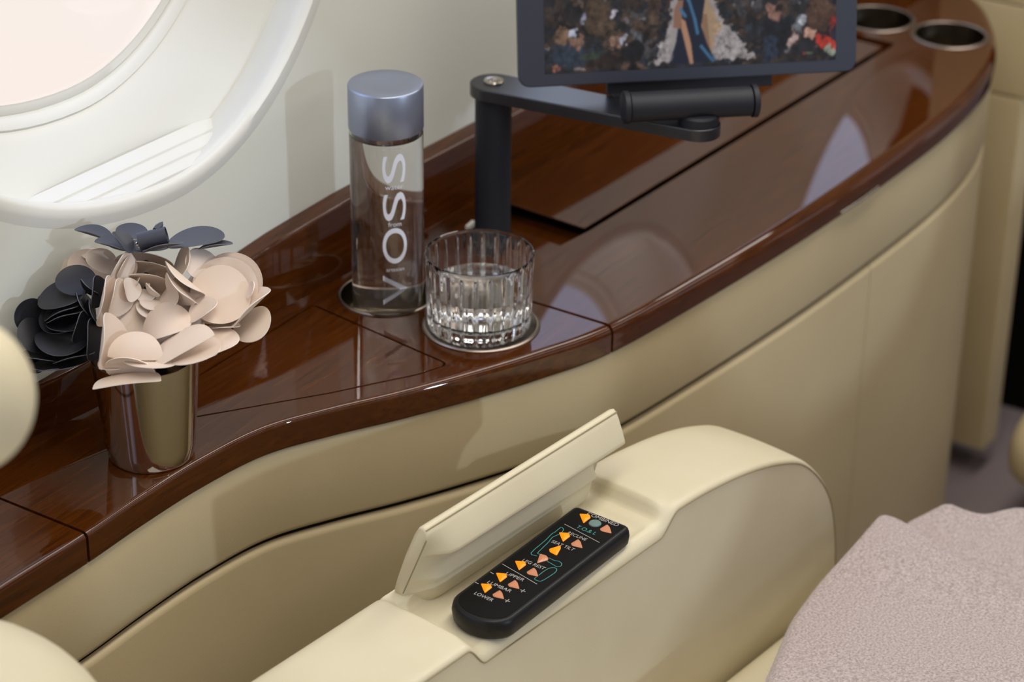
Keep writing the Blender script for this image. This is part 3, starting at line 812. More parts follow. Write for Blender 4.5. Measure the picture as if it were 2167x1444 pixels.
# middle rose
for (x, y, a, b, ang, dep, sg, cu, fo, mt) in [
    (600, 395, 232, 105, 4, -.030, -1, .2, .15, 'paper'), (625, 450, 200, 85, 6, -.022, -1, .15, .1, 'paper'), (620, 540, 185, 80, 4, -.016, -1, .15, .1, 'paper'),
    (270, 375, 125, 85, 35, -.020, 1, .2, 0, 'paper'), (200, 310, 60, 24, -15, -.03, 1, .2, 0, 'paper'),
    (428, 415, 126, 50, -60, .004, -1, .3, 0, 'paper_lit'), (458, 430, 110, 44, -62, -.001, -1, .3, 0, 'paper'),
    (312, 680, 200, 58, -78, .012, -1, .45, 0, 'paper'), (392, 655, 155, 58, -76, .007, -1, .45, 0, 'paper'), (490, 590, 95, 50, -100, .0, -1, .4, 0, 'paper_lit'),
    (316, 985, 220, 60, -84, .033, -1, .45, 0, 'paper'), (350, 1150, 110, 65, 0, .024, 1, .2, 0, 'paper'), (650, 1110, 220, 90, 4, .0305, 1, .1, 0, 'paper'), (980, 1060, 210, 105, -14, .028, 1, .1, 0, 'paper'),
    (490, 790, 155, 150, 20, -.006, 1, .1, -.2, 'paper'), (625, 560, 22, 12, -60, -.004, 1, 0, 0, 'paper'), (542, 525, 38, 14, -62, -.006, 1, .1, 0, 'paper'),
    (605, 628, 78, 50, 12, -.010, 1, -.2, 0, 'paper_lit'), (658, 592, 72, 24, 42, -.004, -1, .3, 0, 'paper_lit'), (660, 685, 100, 46, 8, -.006, 1, -.2, 0, 'paper_lit'),
    (782, 650, 96, 72, -58, -.003, 1, -.2, 0, 'paper'), (650, 740, 120, 60, 20, -.008, 1, -.1, 0, 'paper_lit'),
    (898, 515, 200, 42, 40, .003, -1, .35, 0, 'paper'), (862, 590, 160, 52, 46, .006, -1, .4, 0, 'paper'),
    (940, 600, 150, 40, 42, -.004, 1, .1, 0, 'paper'),
    (755, 838, 198, 132, -18, .012, 1, .08, -.34, 'paper'), (528, 1110, 212, 222, 3, .035, 1, .5, -.1, 'half'), (918, 1060, 252, 205, -29, .037, 1, .5, -.1, 'half'),
    (490, 1200, 195, 100, 6, .031, -1, .1, .1, 'paper'), (466, 1328, 264, 128, -7, .042, 1, .4, -.1, 'half')]:
    P(fc, x, y, a, b, ang, dep, sg, cu, fo, 'paper' if mt == 'half' else mt, half=mt == 'half')
# cream flower behind the black rose
for (x, y, a, b, ang, dep, sg, cu, fo) in [(292, 385, 138, 132, -28, -.012, 1, .15, 0), (440, 300, 110, 86, 35, -.004, 1, .2, .1), (450, 225, 50, 28, 0, -.01, 1, 0, 0)]:
    P(fl2, x, y, a, b, ang, dep-.03, sg, cu, fo, 'paper', z1, 2.33)
# black rose
for (x, y, a, b, ang, dep, sg, cu, fo) in [
    (375, 365, 102, 76, 8, -.006, 1, .2, .1), (305, 440, 122, 70, -14, .0, 1, .25, .1), (148, 532, 90, 66, -72, -.004, -1, .1, .2), (168, 628, 92, 58, 62, .0, 1, -.2, 0),
    (305, 652, 132, 60, 6, .006, 1, -.2, 0), (300, 545, 108, 86, -10, .002, 1, .3, .2), (300, 505, 96, 40, -24, .006, 1, .4, 0), (312, 525, 92, 38, -18, .009, 1, .4, 0), (312, 575, 84, 50, 6, .008, 1, .4, .2),
    (402, 590, 84, 36, -72, .012, -1, .4, 0), (400, 480, 66, 22, 62, .006, -1, .3, 0), (440, 395, 60, 18, 40, .006, -1, .3, 0), (478, 415, 82, 30, -84, .010, -1, .4, 0), (450, 515, 66, 26, 72, .010, -1, .4, 0),
    (462, 650, 106, 40, -88, .014, -1, .4, 0), (362, 722, 110, 44, -14, .008, 1, .35, 0), (210, 728, 104, 32, 8, .002, 1, .2, 0), (258, 787, 76, 22, -8, .006, 1, .2, 0), (300, 755, 150, 44, -6, -.004, 1, 0, 0), (160, 770, 60, 34, 40, -.004, 1, 0, 0)]:
    P(fb, x, y, a, b, ang, dep, sg, cu, fo, 'paper_k', z1, 2.33)
# black flower on top, overhead light put into its grey paper
for (x, y, a, b, ang, dep, sg, cu, fo) in [
    (985, 195, 225, 85, -8, -.02, 1, .05, -.1), (1140, 252, 134, 22, -9, -.012, 1, .2, 0), (215, 160, 152, 36, 17, -.02, 1, .3, 0), (375, 245, 158, 48, 16, .0, 1, .3, 0),
    (432, 222, 105, 38, 50, .008, 1, .4, 0), (500, 148, 122, 62, 8, -.018, 1, .15, .1), (735, 262, 165, 20, -13, .004, 1, .2, 0), (600, 250, 190, 50, 4, -.02, 1, 0, 0), (470, 265, 150, 34, 10, -.01, 1, 0, 0)]:
    P(ft, x, y, a, b, ang, dep, sg, cu, fo, 'paper_k_lit')
def zd(x, y, dep): px, py = z4(x, y); return atd(px, py, FD-dep)
def roll(mb, c0, c1, r0, r1, gap=.9):
    """open roll of paper from c0 to c1"""
    ax = (c1-c0).normalized(); e1 = ax.cross(Vector((0, 0, 1))).normalized(); e2 = e1.cross(ax)
    rows = []
    for i in range(9):
        t = i/8; c = c0.lerp(c1, t); r = r0+(r1-r0)*t
        out_ = [c+e1*r*math.cos(a)+e2*r*math.sin(a) for a in np.linspace(-PI/2+gap/2, 3*PI/2-gap/2, 28)]
        inn_ = [c+e1*(r-.0005)*math.cos(a)+e2*(r-.0005)*math.sin(a) for a in np.linspace(3*PI/2-gap/2, -PI/2+gap/2, 28)]
        rows.append(out_+inn_)
    mb.loft(rows)
q = MB(); roll(q, zd(555, 225, .004), zd(770, 172, .004), .0066, .0064, .35); q.build('rolled_petal', 'paper_k_lit', ft)
q = MB(); a0 = zd(688, 140, .004); a1 = zd(738, 70, .0); q.tube([a0, a0.lerp(a1, .4), a0.lerp(a1, .75), a1], [.0030, .0030, .0018, .0002], 10); q.build('petal_tip', 'paper_k_lit', ft)
for (x, y, dep, r) in ((570, 255, .006, .0022), (755, 208, .006, .0020), (540, 240, .004, .0014)):
    q = MB(); c = zd(x, y, dep); q.lathe([(.0003, -r), (r*.7, -r*.7), (r, 0), (r*.7, r*.7), (.0003, r)], c, 7); q.build('bead', 'bead', ft, smooth=False)
# stems into the vase and the hearts of the roses
def stem(root, px, py, dep, dx):
    a = atd(px, py, FD-dep); q = MB(); e = VP+Vector((dx, dx*.5, .012)); mid = Vector((VP.x+dx*1.6, VP.y+dx*.8, .075))
    q.tube([Vector(p) for p in smooth_path([a, mid, e], 8)], .0016, 8); q.build('stem', 'stem', root)
stem(fc, 330, 720, -.045, .004); stem(fr2, 430, 640, -.03, .016); stem(fb, 165, 690, -.02, -.014); stem(ft, 310, 540, -.03, .0); stem(fl2, 190, 600, -.05, -.008)
def heart(root, px, py, dep, r, sq, material):
    c = atd(px, py, FD-dep); q = MB(); rows = [(r*math.sin(t), -r*sq*math.cos(t)) for t in np.linspace(.05, PI-.05, 12)]
    q.lathe(rows, c, 32); q.build('flower_heart', material, root)
heart(fc, 335, 690, -.042, .035, .85, 'paper'); heart(fr2, 455, 625, -.045, .024, .9, 'paper'); heart(fb, 135, 668, -.032, .024, .9, 'paper_k')

# ------------------------------------------------------------------ seat
AA = math.radians(-6)
UD = Vector((math.cos(AA), math.sin(AA), 0)); VD = Vector((-math.sin(AA), math.cos(AA), 0)); AO = Vector((-.317, -.207, 0))
def arm_p(u, v, z): p = AO+UD*u+VD*v; return Vector((p.x, p.y, z))
seat = tag(empty('aircraft_seat', arm_p(.1, -.25, -.62)), 'cream leather seat whose armrest compartment stands open', 'seat')
_tz = smooth_path([(-.5, -.058), (-.25, -.0565), (0, -.0552), (.15, -.0555), (.26, -.0580), (.310, -.0625), (.355, -.0706), (.395, -.0825), (.430, -.0990), (.460, -.1270), (.480, -.1570), (.4925, -.1950), (.4990, -.2400), (.5010, -.29)], 10)
_tu, _tzz = [p[0] for p in _tz], [p[1] for p in _tz]
def top_z(u):   # crest line of the armrest
    if u > .5010: return float(np.interp(u, [.5010, .5015], [-.29, -.62]))
    return float(np.interp(u, _tu, _tzz))
T0, T1_ = .006, .236       # compartment limits
VW = .093
FLOOR = -.0685
us = sorted(set(list(np.linspace(-.5, -.03, 16))+list(np.linspace(-.03, .05, 33))+list(np.linspace(.05, .21, 15))+list(np.linspace(.21, .28, 30))+list(np.linspace(.285, .42, 22))+list(np.linspace(.425, .48, 16))+[.483, .486, .489, .492, .4945, .4965, .498, .499, .4998, .5005, .5010, .5015]))
def sstep(a, b, x): t = min(max((x-a)/(b-a), 0), 1); return t*t*(3-2*t)
rows = []; seam_pts = []
VS = [0, .0006, .002, .0045, .008, .0095, .011, .0125, .015, .02, .03, .04, .05, .058, .064, .069, .073, .0765, .0785, .081, .085, .088, .0905, .0922, .093]
def rnd_top(v, r=.012, tray=False):     # falling of the top towards its two long edges
    d = min(v, VW-v); fac = .75
    if v < VW/2 and not tray: r, fac = .007, .45
    if d >= r: return 0
    t = 1-d/r; return -r*(1-math.sqrt(max(0, 1-t*t)))*fac
for u in us:
    z = top_z(u)
    ins = sstep(T0-.007, T0+.014, u)*(1-sstep(T1_-.008, T1_+.016, u))
    rimz = -.0690+.0015*(u/.23)
    ins_s = sstep(T0-.003, T0+.008, u)*(1-sstep(T1_-.002, T1_+.007, u))
    row = []
    for v in VS:
        crown = .0022*math.sin(PI*v/VW)
        zz = z+rnd_top(v)+crown
        if ins > 0 or ins_s > 0:
            # sunk tray: inner rim at rimz, floor lower, outer wall back up under the lid
            outer = sstep(.074, .079, v)
            rim = rimz+rnd_top(v, .012, True)
            fl_ = FLOOR-.001
            k = sstep(.0085, .0125, v)
            kk = sstep(T0+.006, T0+.014, u)*(1-sstep(T1_-.020, T1_-.010, u))
            low = rim*(1-k*kk)+fl_*k*kk
            tray = low*(1-outer)+(z-.006)*outer
            w_ = ins+(ins_s-ins)*sstep(.004, .018, v)
            zz = zz*(1-w_)+tray*w_
        row.append((v, zz))
    zb = -.62
    fullrow = [arm_p(u, 0, min(zb, row[0][1]-.001)), arm_p(u, 0, max(zb, min(-.25, row[0][1]-.0005))), arm_p(u, 0, row[0][1]-.004)]
    fullrow += [arm_p(u, v, zz) for v, zz in row]
    fullrow += [arm_p(u, VW, row[-1][1]-.004), arm_p(u, VW, max(zb, min(-.25, row[-1][1]-.0005))), arm_p(u, VW, min(zb, row[-1][1]-.001))]
    rows.append(fullrow)
    seam_pts.append(arm_p(u, -.0002, row[0][1]-.0012))
q = MB(); q.loft(rows); armo = q.build('armrest', 'leather', seat, angle=55)
q = MB(); sp_ = [p for p, u in zip(seam_pts, us) if u < .4992]; q.tube(sp_, .0007, 6); q.build('seam', 'seam', armo)
# lid: leaning open along the outer edge
lid_prof = [(.0900, -.0640), (.0915, -.0600), (.0880, -.0480), (.0800, -.0250), (.0705, -.0020), (.0670, .0040), (.0635, .0056), (.0612, .0040), (.0585, -.0010), (.0540, -.0120), (.0518, -.0180), (.0512, -.0206), (.0520, -.0222),
            (.0600, -.0232), (.0640, -.0262), (.0668, -.0350), (.0668, -.0420), (.0640, -.0468), (.0640, -.0490), (.0678, -.0530), (.0680, -.0590), (.0672, -.0650), (.0700, -.0695), (.0760, -.0690)]
ov = lambda z: float(np.interp(z, [-.07, -.060, .0056], [.0915, .0915, .0640]))
flat_prof = [(v, max(z, -.0600)) if i < 7 else (ov(z)-.0085+.0055*sstep(-.002, .0056, z), -.0600+(z+.06)*.15 if z < -.06 else z) for i, (v, z) in enumerate(lid_prof)]
q = MB(); rows = []
LU0, LU1 = .024, .250
lus = [LU0, LU0+.0008, LU0+.002, LU0+.004, LU0+.008, LU0+.013, LU0+.019, LU0+.027]+list(np.linspace(LU0+.04, LU1-.03, 14))+[LU1-.02, LU1-.012, LU1-.006, LU1-.003, LU1-.001, LU1]
for i, u in enumerate(lus):
    e = min(u-LU0, LU1-u); rr = .003
    s = 1.0 if e >= rr else 1-.055*(1-math.sqrt(max(0, 1-((rr-e)/rr)**2)))
    bul = sstep(0, .024, u-LU0)
    cv, cz = .075, -.030
    row = []
    for (v, z), (v2, z2) in zip(lid_prof, flat_prof):
        vv = v2+(v-v2)*bul
        vv = cv+(vv-cv)*s; zz = cz+(z-cz)*s
        # far end is cut back below the padded lip, and the foot is rounded off
        uu = u
        if z < -.026 and u > LU1-.05: uu = u-(u-(LU1-.05))*.40*sstep(-.024, -.036, z)
        if z < -.055: uu -= max(0, u-(LU1-.08))*.12*sstep(-.055, -.07, z)
        row.append(arm_p(uu, vv, zz))
    rows.append(row)
q.loft(rows); lid = q.build('compartment_lid', 'leather', seat, angle=60)
q = MB(); q.tube([arm_p(u, .0606, .0034) for u in np.linspace(LU0+.001, LU1-.001, 30)], .0005, 6); q.tube([arm_p(LU0-.0002, v, z) for v, z in [(ov(z)-.0087, z) for z in (-.004, -.012, -.022, -.032, -.042, -.052, -.0585)]], .0005, 6); q.build('seam', 'seam', lid)
# seat cushion
def cushion(name, u0, u1, v0, v1, z0, z1, r, parent, material='leather', puff=.012, fn=arm_p, n=26):
    mb = MB(); rows = []
    def rect(s): # rounded rectangle ring, shrunk by s
        return offset_poly(ccw(round_poly([(u0, v0), (u1, v0), (u1, v1), (u0, v1)], r*1.4, 7)), s)
    rows.append([fn(p[0], p[1], z0) for p in rect(.004)])
    for k in range(9):
        a = PI/2*k/8; rows.append([fn(p[0], p[1], z1-r+r*math.sin(a)) for p in rect(r*(1-math.cos(a)))])
    base = rect(r); cx = sum(p[0] for p in base)/len(base); cy = sum(p[1] for p in base)/len(base)
    for k in range(1, 10):
        t = k/10; rows.append([fn(cx+(p[0]-cx)*(1-t), cy+(p[1]-cy)*(1-t), z1+puff*(1-(1-t)**2)) for p in base])
    mb.loft(rows); return mb.build(name, material, parent, angle=60)
cushion('seat_cushion', -.34, .56, -.50, -.003, -.40, -.2475, .03, seat, puff=.010)
cushion('seat_base', -.40, .44, -.47, -.03, -.63, -.40, .02, seat, puff=0)
# backrest with a side wing that leans into the picture
def bolster(name, pts, r, parent, material='leather', n=28, sq=1.0, wide=None):
    mb = MB(); path = [Vector(p) for p in smooth_path(pts, 8)]
    rads = [float(x[0]) for x in smooth_path([(k,) for k in r], 8)]
    rows = []
    side = wide.normalized()
    for i, p in enumerate(path):
        t = (path[min(i+1, len(path)-1)]-path[max(i-1, 0)]).normalized(); b_ = t.cross(side).normalized()
        rows.append([p+side*(rads[i]*sq*math.copysign(abs(math.cos(a))**.7, math.cos(a)))+b_*(rads[i]*.55*math.copysign(abs(math.sin(a))**.7, math.sin(a))) for a in np.linspace(0, 2*PI, n, endpoint=False)])
    mb.loft(rows); return mb.build(name, material, parent, angle=60)
def pad(name, c, ax, hx, hy, hz, parent, e=2.0, n=40):
    """soft upholstered pad: half sizes hx along ax, hy up, hz across."""
    ax = ax.normalized(); up_ = Vector((0, 0, 1)); dp = ax.cross(up_).normalized(); mb = MB(); rows = []
    for t in np.linspace(.03, PI-.03, 24):
        cy, r = -math.cos(t), math.sin(t)
        rows.append([c+up_*hy*cy+ax*(hx*r*math.copysign(abs(math.cos(a))**(2/e), math.cos(a)))+dp*(hz*r*math.copysign(abs(math.sin(a))**(2/e), math.sin(a))) for a in np.linspace(0, 2*PI, n, endpoint=False)])
    mb.loft(rows); return mb.build(name, 'leather', parent, angle=80)
pad('headrest', atd(-90, 838, 1.22), RT, .0393, .043, .035, seat)
pad('back_bolster', atd(-150, 1700, 1.45), RT, .1216, .105, .13, seat)
cushion('backrest', -.80, -.33, -.50, .085, -.60, -.03, .05, seat, puff=.01)

# ------------------------------------------------------------------ remote
RC = (.1065, .0245)           # centre in armrest coordinates
a0, a1 = (.026, .0201), (.193, .0296)
ra = math.atan2(a1[1]-a0[1], a1[0]-a0[0]); RL = math.hypot(a1[0]-a0[0], a1[1]-a0[1])+.004
RW = .0530; RTH = .0165
RZ0 = FLOOR
def rem_p(l, s, z):           # l along (0 near end), s across (+ outward), z above its base
    u = a0[0]-.002+math.cos(ra)*l-math.sin(ra)*s; v = a0[1]+math.sin(ra)*l+math.cos(ra)*s
    return arm_p(u, v, RZ0+z)
rem = tag(empty('seat_remote', rem_p(RL/2, 0, 0)), 'black seat control handset with amber buttons, in the open armrest compartment', 'remote control')
def rem_outline(off=0):
    hw = RW/2
    pts = []
    R_ = .0225
    for k in range(13):           # rounded near end
        a = PI/2+PI*k/12; pts.append((R_*.9+R_*.9*math.cos(a), hw*math.sin(a)))
    pts += [(RL-.006, -hw), ]
    for k in range(1, 7): a = -PI/2+PI/2*k/6; pts.append((RL-.006+.006*math.cos(a), -hw+.006+.006*math.sin(a)))
    for k in range(0, 7): a = PI/2*k/6; pts.append((RL-.006+.006*math.cos(a), hw-.006+.006*math.sin(a)))
    pts = offset_poly(ccw(pts), off); return pts
q = MB()
rr_ = []
for off, z in ((.005, 0), (.0022, .0006), (.0008, .003), (.0002, .0075), (0, .0095), (.0004, .0125), (.0012, .0148), (.0024, .0161), (.0040, .0165)):
    rr_.append([rem_p(p[0], p[1], z) for p in rem_outline(off)])
q.loft(rr_); body = q.build('remote_body', 'remote', rem, angle=50); weighted(body)
q = MB(); pp = rem_outline(.0048); q.loft([[rem_p(p[0], p[1], .0160) for p in pp], [rem_p(p[0], p[1], .0167) for p in pp]]); face = q.build('label_plate', 'label', rem, smooth=False)
ZP = .01685
def zz2(x, y):                # from the enlarged view of the handset to (l, s)
    p = at(940+x/4.98, 1060+y/4.98, RZ0+ZP)-AO
    u, v = p.dot(UD), p.dot(VD)
    du, dv = u-(a0[0]-.002), v-a0[1]
    return du*math.cos(ra)+dv*math.sin(ra), -du*math.sin(ra)+dv*math.cos(ra)
prw, prt = MB(), MB()
def rem_text(mb, s, x, y, length, hgt, x2=None, y2=None):
    v, f = text_geo(s, .01, 1, .0)
    xs = [p[0] for p in v]; ys = [p[1] for p in v]
    k = length/(max(xs)-min(xs)); ky = hgt/(max(ys)-min(ys)) if len(s) > 1 else k
    l, c = zz2(x, y)
    wd_ = MB(); wd_.add([rem_p(l+py*ky, c-px_*k, ZP) for px_, py in v], f)
    wd_.build('lettering', mb, rem, smooth=False)
def lenz(x0, y0, x1, y1):
    a, b = zz2(x0, y0), zz2(x1, y1); return math.hypot(a[0]-b[0], a[1]-b[1])
rem_text('print_w', 'COMBINED', 1672, 196, lenz(1530, 120, 1815, 272), .0042)
rem_text('print_t', 'T.O.& L', 1502, 310, lenz(1412, 262, 1590, 358), .0042)
rem_text('print_w', 'RECLINE', 1403, 374, lenz(1318, 328, 1488, 420), .0036)
rem_text('print_w', 'SEAT TILT', 1253, 473, lenz(1150, 418, 1355, 528), .0036)
rem_text('print_w', 'LEG REST', 946, 671, lenz(845, 616, 1048, 726), .0036)
rem_text('print_w', 'UPPER', 748, 802, lenz(665, 755, 828, 848), .0036)
rem_text('print_w', 'LUMBAR', 585, 906, lenz(478, 845, 690, 968), .0036)
rem_text('print_w', 'LOWER', 420, 1012, lenz(340, 962, 500, 1060), .0036)
def stroke(mb, pts, wd, z=ZP):
    P_ = [np.array(p) for p in pts]
    L_ = offset_path(P_, wd/2); R_ = offset_path(P_, -wd/2)
    for i in range(len(P_)-1):
        mb.add([rem_p(*L_[i], z), rem_p(*L_[i+1], z), rem_p(*R_[i+1], z), rem_p(*R_[i], z)], [(0, 1, 2, 3)])
def line2(mb, a, b, wd=.0005): stroke(mb, [zz2(*a), zz2(*b)], wd)
for ends in (((1268, 247), (1637, 442)), ((612, 667), (978, 880))):
    q = MB(); line2(q, *ends); q.build('divider_line', 'print_w', rem, smooth=False)
for ends in (((485, 752), (523, 774)), ((324, 857), (362, 878))):
    q = MB(); line2(q, *ends, .0006); q.build('minus_mark', 'print_w', rem, smooth=False)
for (x, y) in ((830, 950), (665, 1055)):
    l, s = zz2(x, y); q = MB(); stroke(q, [(l-.0022, s), (l+.0022, s)], .0006); stroke(q, [(l, s-.0022), (l, s+.0022)], .0006); q.build('plus_mark', 'print_w', rem, smooth=False)
tl = .00055
stroke(prt, smooth_path([zz2(*p) for p in [(1010, 565), (985, 552), (1040, 495), (1100, 436), (1122, 408), (1145, 384), (1205, 356), (1250, 322), (1254, 295), (1232, 281), (1205, 300), (1165, 333), (1140, 346), (1112, 372), (1060, 424), (915, 552), (978, 584)]], 3), tl)
stroke(prt, smooth_path([zz2(*p) for p in [(1102, 602), (1160, 630), (1210, 640), (1238, 664), (1228, 690), (1190, 696), (1160, 682), (1130, 664), (1085, 640)]], 4), tl)
stroke(prt, smooth_path([zz2(*p) for p in [(995, 788), (1050, 745), (1110, 712), (1160, 707), (1186, 722), (1174, 752), (1120, 792), (1030, 845), (990, 846), (952, 826), (972, 806)]], 4), tl)
prt.build('seat_outline', 'print_t', rem, smooth=False)['label'] = 'teal seat outline'
def button(x, y, d, material):   # d: direction the wedge points, in (l, s)
    offs = {(0, 1): [(-58, -50), (45, -43), (62, -8), (-15, 50)], (0, -1): [(15, -50), (42, -20), (62, 47), (-50, 20), (-63, -3)],
            (1, 0): [(58, -53), (61, -20), (18, 55), (-57, 15), (-62, -15)], (-1, 0): [(-28, -50), (37, -33), (60, -5), (57, 18), (-62, 50)]}[d]
    mb = MB(); base = round_poly(ccw([zz2(x+dx, y+dy) for dx, dy in offs]), .0011, 3)
    rows = [[rem_p(p[0], p[1], .0160) for p in base], [rem_p(p[0], p[1], .0169) for p in base]]
    rows.append([rem_p(p[0], p[1], .0172) for p in offset_poly(base, .0004)])
    cx, cy = sum(p[0] for p in base)/len(base), sum(p[1] for p in base)/len(base)
    rows.append([rem_p(cx+(p[0]-cx)*.28, cy+(p[1]-cy)*.28, .0180) for p in base])
    mb.loft(rows); return mb.build('button', material, rem, angle=25)
for x, y, d, mt in [(1483, 188, (0, 1), 'amber'), (1703, 300, (0, -1), 'amber_sheen'), (1267, 384, (0, 1), 'amber'), (1397, 455, (0, -1), 'amber_sheen'), (1168, 524, (1, 0), 'amber'), (1038, 610, (-1, 0), 'amber_sheen'),
                    (803, 684, (0, 1), 'amber'), (930, 755, (0, -1), 'amber_sheen'), (603, 811, (0, 1), 'amber'), (732, 885, (0, -1), 'amber_sheen'), (443, 924, (0, 1), 'amber'), (570, 992, (0, -1), 'amber_sheen')]:
    button(x, y, d, mt)
l, s = zz2(1590, 242); q = MB(); rows = []
for r, z in ((.0048, .0160), (.0048, .0172), (.0044, .0177), (.003, .0180), (.0008, .0181)):
    rows.append([rem_p(l+r*math.cos(t), s+r*math.sin(t), z) for t in np.linspace(0, 2*PI, 32, endpoint=False)])
q.loft(rows); ob = q.build('button', 'teal_lens', rem); ob['label'] = 'round teal button'

# ------------------------------------------------------------------ blanket
def blob_sheet(mb, poly, zf, z0, hgt, r, seedv, wr=.003, rings=26):
    poly = ccw(round_poly(ccw(poly), .02, 6))
    # resample the outline
    P_ = [np.array(p) for p in poly]; seg = [np.linalg.norm(P_[i]-P_[i-1]) for i in range(len(P_))]; tot = sum(seg); N = 220; out_ = []
    acc = 0; j = 0; cur = P_[-1]
    d_ = [0]
    for i in range(len(P_)): d_.append(d_[-1]+seg[i])
    for k in range(N):
        s_ = tot*k/N
        i = max(0, next(i for i in range(len(P_)) if d_[i+1] >= s_-1e-12)); t = (s_-d_[i])/max(seg[i], 1e-9)
        out_.append(P_[i-1]*(1-t)+P_[i]*t)
    c = sum(out_)/N; rows = []
    rs = random.Random(seedv); ph = [(rs.uniform(8, 26), rs.uniform(8, 26), rs.uniform(0, 6), rs.uniform(.4, 1)) for _ in range(6)]
    def wrk(x, y): return wr*sum(a*math.sin(f*x+g*y+p) for f, g, p, a in ph)/3
    rows.append([arm_p(p[0], p[1], zf) for p in out_]); rows.append([arm_p(p[0], p[1], z0-.002) for p in out_])
    for k in range(rings+1):
        t = (k/rings)**1.5 if k else 0
        row = []
        for p in out_:
            q_ = p+(c-p)*t; dd = np.linalg.norm(q_-p)
            h = hgt*(1-max(0, 1-dd/r)**2)**.5
            row.append(arm_p(q_[0], q_[1], z0+h*.96+.04*hgt+wrk(q_[0], q_[1])*min(1, dd/r)))
        rows.append(row)
    mb.loft(rows); return out_
bl = tag(empty('blanket', arm_p(.35, -.2, -.23)), 'folded greyish pink wool blanket lying on the seat cushion', 'blanket')
def uvz(x, y, z): p = at(x, y, z)-AO; return (p.dot(UD), p.dot(VD))
lay1 = [uvz(*p, -.178) for p in [(1862, 1082), (1800, 1150), (1728, 1224), (1666, 1304), (1606, 1444)]]+[(.14, -.115), (.05, -.16), (.02, -.36), (.25, -.45), (.42, -.33)]+[uvz(*p, -.178) for p in [(2167, 1248), (2010, 1165), (1905, 1098)]]
q = MB(); o1 = blob_sheet(q, lay1, -.236, -.202, .030, .016, 3); q1 = q.build('upper_fold', 'blanket', bl, angle=80)
lay2 = [uvz(*p, -.2) for p in [(1890, 1110), (1912, 1088), (2000, 1046), (2030, 1060), (2080, 1073), (2120, 1062), (2167, 1054), (2260, 1120)]]+[(.56, -.30), (.35, -.47), (.12, -.40), (.3, -.12)]
q = MB(); o2 = blob_sheet(q, lay2, -.238, -.228, .028, .016, 5); q2 = q.build('lower_fold', 'blanket', bl, angle=80)
# loose fibres standing off the wool
q = MB(); rs = random.Random(11)
for obj_, cnt in ((q1, 15000), (q2, 9000)):
    me = obj_.data; polys = [p for p in me.polygons if p.normal.z > -.2]
    wts = [p.area for p in polys]
    for p in rs.choices(polys, wts, k=cnt):
        vs = [me.vertices[i].co for i in p.vertices]; ws = [rs.random() for _ in vs]; sw = sum(ws)
        c = sum((v*w_ for v, w_ in zip(vs, ws)), Vector())/sw
        d = (p.normal*rs.uniform(.2, 1)+Vector((rs.uniform(-1, 1), rs.uniform(-1, 1), rs.uniform(-.6, 1)))*.9).normalized()
        ln = rs.uniform(.0012, .0042); s_ = d.cross(Vector((rs.uniform(-1, 1), rs.uniform(-1, 1), rs.uniform(-1, 1)))).normalized()*.00007
        d2 = (d+Vector((rs.uniform(-1, 1), rs.uniform(-1, 1), rs.uniform(-1, 1)))*.6).normalized()
        m_ = c+d*ln*.5; e_ = m_+d2*ln*.5
        q.add([c-s_, c+s_, m_+s_*.8, m_-s_*.8, e_], [(0, 1, 2, 3), (3, 2, 4)])
me = bpy.data.meshes.new('fuzz'); me.from_pydata(q.v, [], q.f)
fz = link_obj('wool_fibres', me, 'fuzz', bl); fz['kind'] = 'stuff'

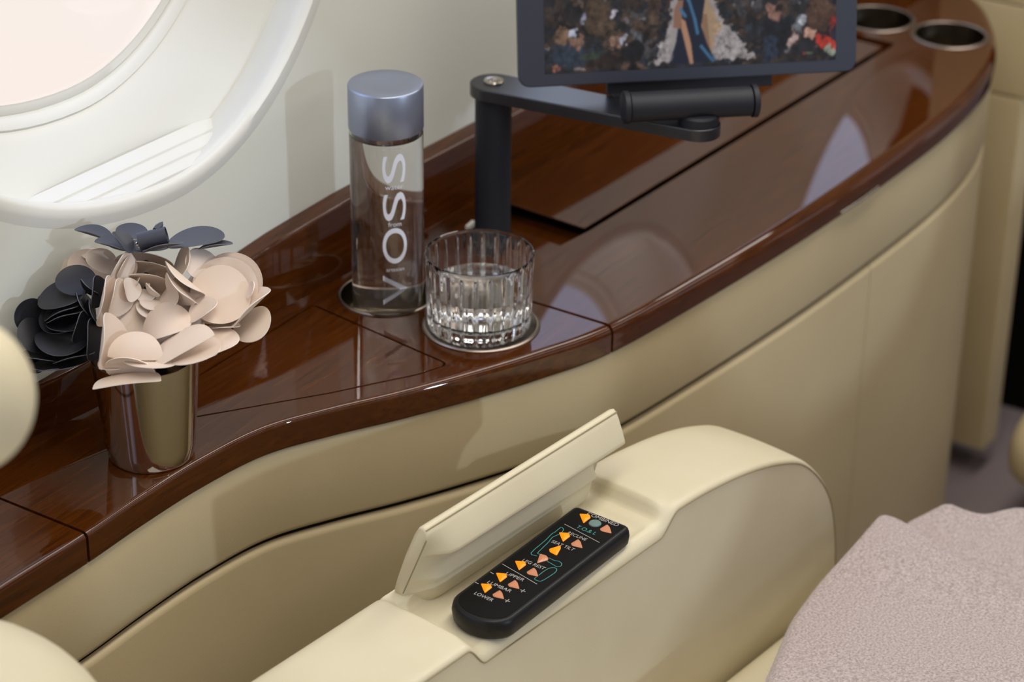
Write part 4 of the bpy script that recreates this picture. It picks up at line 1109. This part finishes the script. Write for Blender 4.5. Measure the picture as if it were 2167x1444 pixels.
# ------------------------------------------------------------------ forward cabinet and the next seat
fcab = tag(empty('forward_cabinet', (1.1, .0, -.62)), 'cream leather cabinet standing beyond the far end of the console', 'cabinet')
q = MB(); prism(q, round_poly([(1.03, -.066), (1.085, -.068), (1.095, .05), (1.03, .05)], [.004, .02, .004, .004], 6), -.60, -.13, .006); q.build('cabinet_body', 'panel', fcab)
q = MB(); prism(q, round_poly([(1.03, -.072), (1.205, -.076), (1.21, .05), (1.03, .05)], [.004, .02, .004, .004], 6), -.018, .5, .004); q.build('cabinet_top', 'panel', fcab)
q = MB(); prism(q, round_poly([(1.03, -.072), (1.205, -.076), (1.21, .05), (1.03, .05)], [.004, .02, .004, .004], 6), -.128, -.020, .004); q.build('cabinet_band', 'panel', fcab)
ns = tag(empty('seat_cushion', (1.02, -.25, -.64)), 'rounded cream cushion of the next seat, at the right edge of the view', 'seat')
p = atd(2256, 922, 2.86)
q = MB(); rows = []
for t in np.linspace(.06, PI-.06, 18):
    k = abs(math.sin(t))**.6; zc = -math.copysign(abs(math.cos(t))**.8, math.cos(t))
    rows.append([(p.x+.2*k*math.copysign(abs(math.cos(a))**.7, math.cos(a))*.5, p.y-.0+.022*0+.05*k*math.copysign(abs(math.sin(a))**.7, math.sin(a)), p.z+.045*zc) for a in np.linspace(0, 2*PI, 36, endpoint=False)])
q.loft(rows); q.build('cushion_pad', 'panel', ns)
q = MB(); q.lathe([(.02, -.64-p.z+.0), (.02, -.03)], p, 20); q.build('cushion_post', 'black_fill', ns)

# ------------------------------------------------------------------ lights
def area(name, loc, size, sy, power, col, tgt):
    l = bpy.data.lights.new(name, 'AREA'); l.shape = 'RECTANGLE'; l.size = size; l.size_y = sy; l.energy = power; l.color = col
    o = bpy.data.objects.new(name, l); COL.objects.link(o); o.location = loc
    d = Vector(tgt)-Vector(loc); o.rotation_euler = d.to_track_quat('-Z', 'Y').to_euler(); return o
area('ceiling_wash_light', (.35, -.35, 1.09), 2.6, .30, 16.5, (1, .96, .90), (.35, -.30, 0))
area('aisle_fill', (.5, -1.15, 1.09), 2.6, .3, 8, (1, .95, .92), (.5, -.4, -.1))  # added fill lamp, brightens the console faces and the vase

sl_ = bpy.data.lights.new('sun', 'SUN'); sl_.energy = .55; sl_.angle = math.radians(2.0); sl_.color = (.70, .82, 1)
so = bpy.data.objects.new('sun', sl_); COL.objects.link(so); so.location = (-.1, -3, 1)
so.rotation_euler = Vector((.03, 1.52, -.365)).to_track_quat('-Z', 'Y').to_euler()
S.view_settings.view_transform = 'Standard'; S.view_settings.look = 'None'; S.view_settings.gamma = 1; S.view_settings.use_curve_mapping = False
S.view_settings.exposure = 0.0
S.cycles.use_denoising = True
S.cycles.max_bounces = 16; S.cycles.transmission_bounces = 14; S.cycles.glossy_bounces = 6; S.cycles.transparent_max_bounces = 16
S.cycles.sample_clamp_indirect = 6
